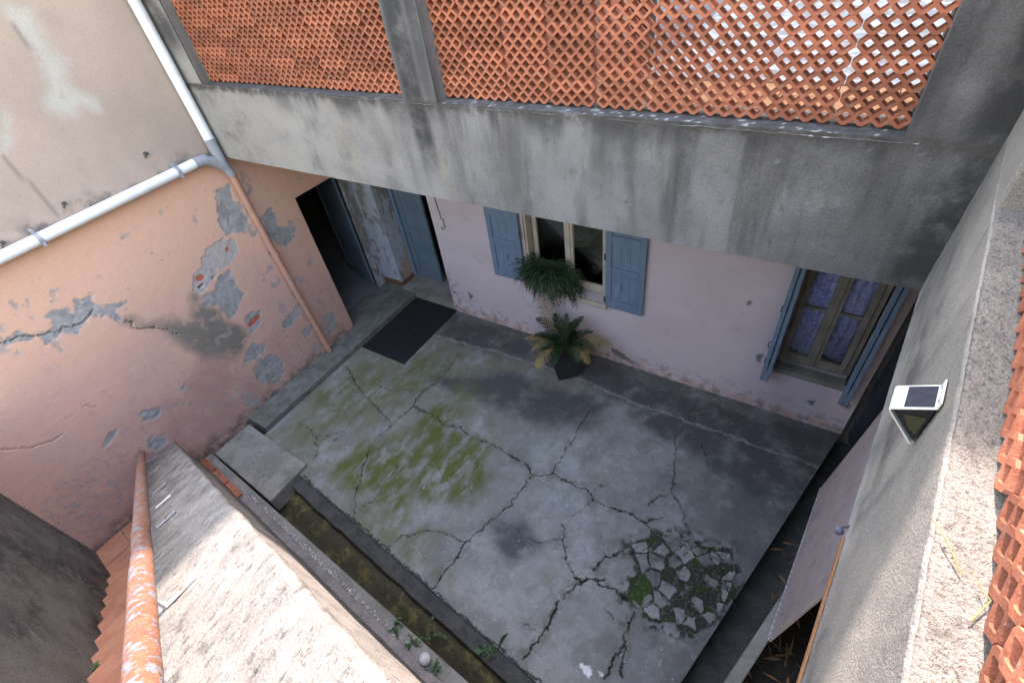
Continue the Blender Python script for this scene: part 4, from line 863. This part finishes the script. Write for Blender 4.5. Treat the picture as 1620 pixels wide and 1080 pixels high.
# trailing plant on the window sill
hp = thing('trailing_plant', 'bushy green trailing plant in a pot on the window sill', 'potted plant', (3.13, -.03, 1.0), 0)
hp.scale = (.80, .80, .80)
b = MB(); b.tube([(0, 0, .0), (0, 0, .23), (0, 0, .25)], [.09, .13, .135], 16); b.build('pot', M['pot'], hp)
b = MB()
for i in range(900):
    az = rnd.uniform(0, 2*math.pi); e = rnd.uniform(.1, 1.5); ln = rnd.uniform(.25, .62)
    a = Vector((math.cos(az)*1.15, math.sin(az)*.62, 0)); p = Vector((rnd.uniform(-.2, .2), rnd.uniform(-.07, .03), .26)); n = 9; pts = [p.copy()]
    for k in range(n):
        p = p + (a*math.cos(e)+Vector((0, 0, 1))*math.sin(e))*ln/n
        if p.y > .09: p.y = .09
        e -= rnd.uniform(.15, .28) if e > -1.2 else 0; pts.append(p.copy())
    for k in range(1, n+1):
        d = (pts[k]-pts[k-1]).normalized(); s_ = d.cross(Vector((0, 0, 1)))
        s_ = s_.normalized() if s_.length > .05 else a.orthogonal().normalized()
        for q in range(2):
            sd = s_*(1 if q else -1)*rnd.uniform(.4, 1) + Vector((0, 0, rnd.uniform(-.6, .3)))
            l_ = rnd.uniform(.045, .095); tip = pts[k] + (d*.9+sd*.55).normalized()*l_; wv = d.cross(sd).cross(d).normalized()*.0048
            b.add([pts[k]-wv, pts[k]+d*l_*.45+sd*.008, tip, pts[k]+wv], [(0, 1, 2, 3)])
tag(b.build('foliage', M['fern'], hp), kind='stuff')

# leaning ribbed sheet at the right, with pale batten along its foot
sh = thing('ribbed_sheet', 'pinkish ribbed sheet leaning upright against the right wall behind the gutter', 'sheet')
A0 = Vector((6.545, -2.675, .295)); A1 = Vector((6.698, -1.055, .295)); UP = Vector((.089, -.0093, 1.257)).normalized()
al = (A1-A0).normalized(); nn = UP.cross(al).normalized()
if nn.x > 0: nn = -nn
Ls = (A1-A0).length; nr = 30; vs = []; Hh = 2.6
for i in range(nr*2+1):
    t = Ls*i/(nr*2); o_ = .018 if i % 2 else 0.0
    for hgt in (0, Hh): vs.append(A0+al*t+nn*o_+UP*hgt)
    for hgt in (0, Hh): vs.append(A0+al*t+nn*(o_-.012)+UP*hgt)
fs = []
for i in range(nr*2):
    k = 4*i; fs += [(k, k+1, k+5, k+4), (k+2, k+6, k+7, k+3), (k, k+4, k+6, k+2)]
fs += [(0, 2, 3, 1), (4*nr*2, 4*nr*2+1, 4*nr*2+3, 4*nr*2+2)]
MB().add(vs, fs).build('sheet', M['panel'], sh)
MB().obox(A0+al*Ls/2+nn*.012+UP*.008, al*Ls/2, nn*.005, UP*.009).build('foot_batten', M['whiteedge'], sh)

# dark downpipe in the far right corner
bp = thing('corner_downpipe', 'dark navy downpipe in the far right corner beside the window', 'pipe')
MB().tube([(6.98, -.13, .42), (6.98, -.13, 3.29)], .13, 20).build('pipe', M['navy'], bp)
MB().tube([(6.98, -.13, .43), (6.98, -.13, .25), (7.0, -.11, .12), (7.05, -.06, -.02)], [.135, .135, .12, .1], 20).build('shoe', M['navy'], bp)
kb = thing('hanging_knob', 'small blue grey knob hanging at lower edge of the terrace wall', 'knob')
kp = WP(1.585, -.018, 3.17)
bm_ = MB(); bm_.tube([kp+Vector((0, 0, .016)), kp+Vector((0, 0, .011)), kp, kp-Vector((0, 0, .011)), kp-Vector((0, 0, .016))], [.004, .012, .015, .011, .004], 10); bm_.build('knob', M['knob'], kb)
MB().tube([kp+Vector((0, 0, .025)), kp+WN*-.02+Vector((0, 0, .06))], .004, 6).build('stem', M['brass'], kb)

# solar wall lamp
lp = thing('solar_lamp', 'small cream wedge shaped solar lamp screwed to the terrace wall', 'lamp')
s0, s1 = (-1.75+3.262)/.9945, (-1.75+3.357)/.9945
def LP(s, o, z): return WP(s, -o, z)
prof = [(.0, 3.905), (.086, 3.853), (.0, 3.755)]
th_ = .005
# bent cover plate: wall flange, top, sloping front
pts = [(.004, 3.928), (.004, 3.903), (.088, 3.850), (.082, 3.840), (.008, 3.752)]
def strip(pts, t):
    b = MB()
    for (a, za), (c, zc_) in zip(pts[:-1], pts[1:]):
        d = Vector((c-a, 0, zc_-za)).normalized(); n_ = Vector((d.z, 0, -d.x))*t
        q = [(a, za), (c, zc_), (c-n_.x, zc_-n_.z), (a-n_.x, za-n_.z)]
        v = [LP(s0, *p_) for p_ in q] + [LP(s1, *p_) for p_ in q]
        b.add(v, [(0, 1, 2, 3), (7, 6, 5, 4), (0, 4, 5, 1), (1, 5, 6, 2), (2, 6, 7, 3), (3, 7, 4, 0)])
    return b
strip(pts, .004).build('cover', M['lampwhite'], lp, bevel=.0008)
q = [(.006, 3.897), (.078, 3.852), (.074, 3.842), (.006, 3.762)]
v = [LP(s0+.004, *p_) for p_ in q] + [LP(s1-.004, *p_) for p_ in q]
MB().add(v, [(0, 1, 2, 3), (7, 6, 5, 4), (0, 4, 5, 1), (1, 5, 6, 2), (2, 6, 7, 3), (3, 7, 4, 0)]).build('body', M['lens'], lp)
f = lambda o_: 3.903 + (3.850-3.903)*(o_-.004)/.084 + .006
v = [LP(s, o_, f(o_)) for s, o_ in ((s0+.006, .012), (s0+.006, .066), (s1-.006, .066), (s1-.006, .012))] + [LP(s, o_, f(o_)-.004) for s, o_ in ((s0+.006, .012), (s0+.006, .066), (s1-.006, .066), (s1-.006, .012))]
MB().add(v, [(0, 1, 2, 3), (7, 6, 5, 4), (0, 4, 5, 1), (1, 5, 6, 2), (2, 6, 7, 3), (3, 7, 4, 0)]).build('solar_panel', M['solar'], lp)
e_ = .0015
v = [LP(s1-.004+e_, *p_) for p_ in ((.012, 3.86), (.058, 3.848), (.03, 3.80), (.012, 3.79))]
MB().add(v, [(0, 1, 2, 3)]).build('reflector', M['amber'], lp)
for s in (s0+.02, s1-.02):
    c = LP(s, .006, 3.917); MB().tube([c, c+WN*.006], [.006, .004], 10).build('screw', M['galv'], lp)

# cable and small lamp holder on the lilac wall
cb = thing('cable_switch', 'small switch box hanging on a cable on the lilac wall beside the door', 'switch')
MB().tube([(1.40, -.012, 2.4), (1.41, -.014, 2.0), (1.44, -.016, 1.74)], .006, 6).build('cable', M['wire'], cb)
MB().box((1.415, -.045, 1.60), (1.475, -.006, 1.74)).build('switch_box', M['white'], cb, bevel=.008)
MB().tube([(1.445, -.05, 1.63), (1.445, -.04, 1.58)], .012, 8).build('bulb_stub', M['wire'], cb)

# hollow clay bricks on the ledge
for i, (xa, lab) in enumerate(((.10, 'orange hollow brick on the ledge, nearest the pink wall'), (.40, 'middle orange hollow brick in the row on the ledge'), (.72, 'orange hollow brick on the ledge, nearest the cover slab corner'))):
    ln = (.28, .30, .30)[i]
    y0_ = -3.955 + SX*xa*.9; o = thing('hollow_brick', lab, 'brick', (xa, y0_, .052), math.atan(SX)+rnd.uniform(-.02, .02), 'hollow bricks on the ledge')
    b = MB(); b.box((0, -.05, 0), (ln, .05, .018)).box((0, -.05, .062), (ln, .05, .08)).box((0, -.05, .018), (ln, -.036, .062)).box((0, .036, .018), (ln, .05, .062)).box((0, -.007, .018), (ln, .007, .062))
    b.build('shell', M['clay'], o)
# white round stone and rubble flakes on the ledge
tag(MB().tube([(4.07, -4.205, .05), (4.07, -4.205, .075), (4.07, -4.205, .13), (4.07, -4.205, .165), (4.07, -4.205, .175)], [.035, .05, .056, .04, .012], 14).build('white_stone', M['white']), 'rounded white stone on the ledge among weeds at the bottom', 'stone')
b = MB()
for i in range(230):
    x = rnd.triangular(.7, 4.2, 2.4); y_ = wallY(x) + .062 + abs(rnd.gauss(0, .02)); r = rnd.uniform(.006, .018)
    vs = [Vector((x, y_, .055)) + Vector((rnd.uniform(-1, 1), rnd.uniform(-1, 1), rnd.uniform(0, .7)))*r for _ in range(4)]
    b.add(vs, [(0, 1, 2), (0, 2, 3), (0, 3, 1), (1, 3, 2)])
tag(b.build('plaster_flakes', M['white']), kind='stuff'); bpy.context.view_layer.update()

def weed(loc, n, hgt, wid, label):
    o = thing('weed', label, 'weed', loc, rnd.uniform(0, 6), 'weeds by the drain channel')
    b = MB(); lf = MB()
    for i in range(n):
        az = rnd.uniform(0, 6.28); e = rnd.uniform(.5, 1.4); p = Vector((rnd.uniform(-.02, .02), rnd.uniform(-.02, .02), 0)); pts = [p.copy()]
        for k in range(4):
            p = p + Vector((math.cos(az)*math.cos(e), math.sin(az)*math.cos(e), math.sin(e)))*hgt/4; e -= .2; pts.append(p.copy())
            d = Vector((math.cos(az+rnd.uniform(-1.6, 1.6)), math.sin(az+rnd.uniform(-1.6, 1.6)), rnd.uniform(-.1, .5))).normalized(); s_ = d.cross(Vector((0, 0, 1))).normalized()*wid*.35
            L_ = wid*rnd.uniform(.8, 1.3)
            lf.add([p, p+d*L_*.35+s_, p+d*L_*.75+s_*.8, p+d*L_-Vector((0, 0, L_*.15)), p+d*L_*.75-s_*.8, p+d*L_*.35-s_], [(0, 1, 2, 3, 4, 5)])
        b.tube(pts, .0018, 4)
    b.build('stem', M['weed'], o); lf.build('leaves', M['weed'], o)
weed((3.62, -4.13, .05), 6, .09, .032, 'round leaved weed on the ledge next to the white stone')
weed((3.85, -4.16, .05), 5, .09, .033, 'clump of weeds on the ledge behind the white stone')
weed((3.88, -4.0, -.2), 5, .18, .035, 'weed growing up out of the dark drain channel')
weed((4.18, -4.23, .05), 6, .08, .03, 'low weed on the ledge in front of the white stone')
weed((4.46, -3.84, -.05), 6, .09, .04, 'spiky weed at the slab edge by the bottom of the picture')
# one tall blade leaf
tag(MB().add([(4.57, -3.82, .0), (4.60, -3.80, .10), (4.615, -3.735, .16), (4.62, -3.66, .17), (4.585, -3.72, .165), (4.575, -3.78, .10)], [(0, 1, 2, 3, 4, 5)]).build('blade_leaf', M['weed']), 'single upright lance shaped leaf at the edge of the slab', 'weed')
weed((2.55, -5.34+SX*2.55+.06, 1.36), 6, .05, .03, 'tiny green weed rooted between stair wall and a tiled step')

# dead leaves on the soil under the terrace
b = MB()
for i in range(150):
    x = rnd.uniform(6.5, 7.3); y_ = rnd.uniform(-3.6, -1.6); az = rnd.uniform(0, 6.28); L_ = rnd.uniform(.06, .2); d = Vector((math.cos(az), math.sin(az), rnd.uniform(-.05, .25))); s_ = Vector((-math.sin(az), math.cos(az), rnd.uniform(-.3, .3)))*rnd.uniform(.004, .014)
    p = Vector((x, y_, rnd.uniform(.01, .05))); b.add([p, p+d*L_*.5+s_, p+d*L_, p+d*L_*.5-s_+Vector((0, 0, .01))], [(0, 1, 2, 3)])
tag(b.build('dead_leaves', M['dead']), kind='stuff')
# dry straws on the pebbledash ledge
for i, (s, lab) in enumerate(((2.12, 'dry straw blade on the sunlit ledge, farther from camera'), (2.2, 'dry straw blade on the sunlit ledge, nearest the camera'))):
    p = WP(s, .05+.02*i, 4.008); q = p + WD*.05 + WN*(.03-.05*i) + Vector((0, 0, .008)); r_ = q + WD*.04+WN*.03
    tag(MB().tube([p, q, r_], [.0016, .0014, .0006], 5).build('dry_straw', M['palmdry']), lab, 'straw')
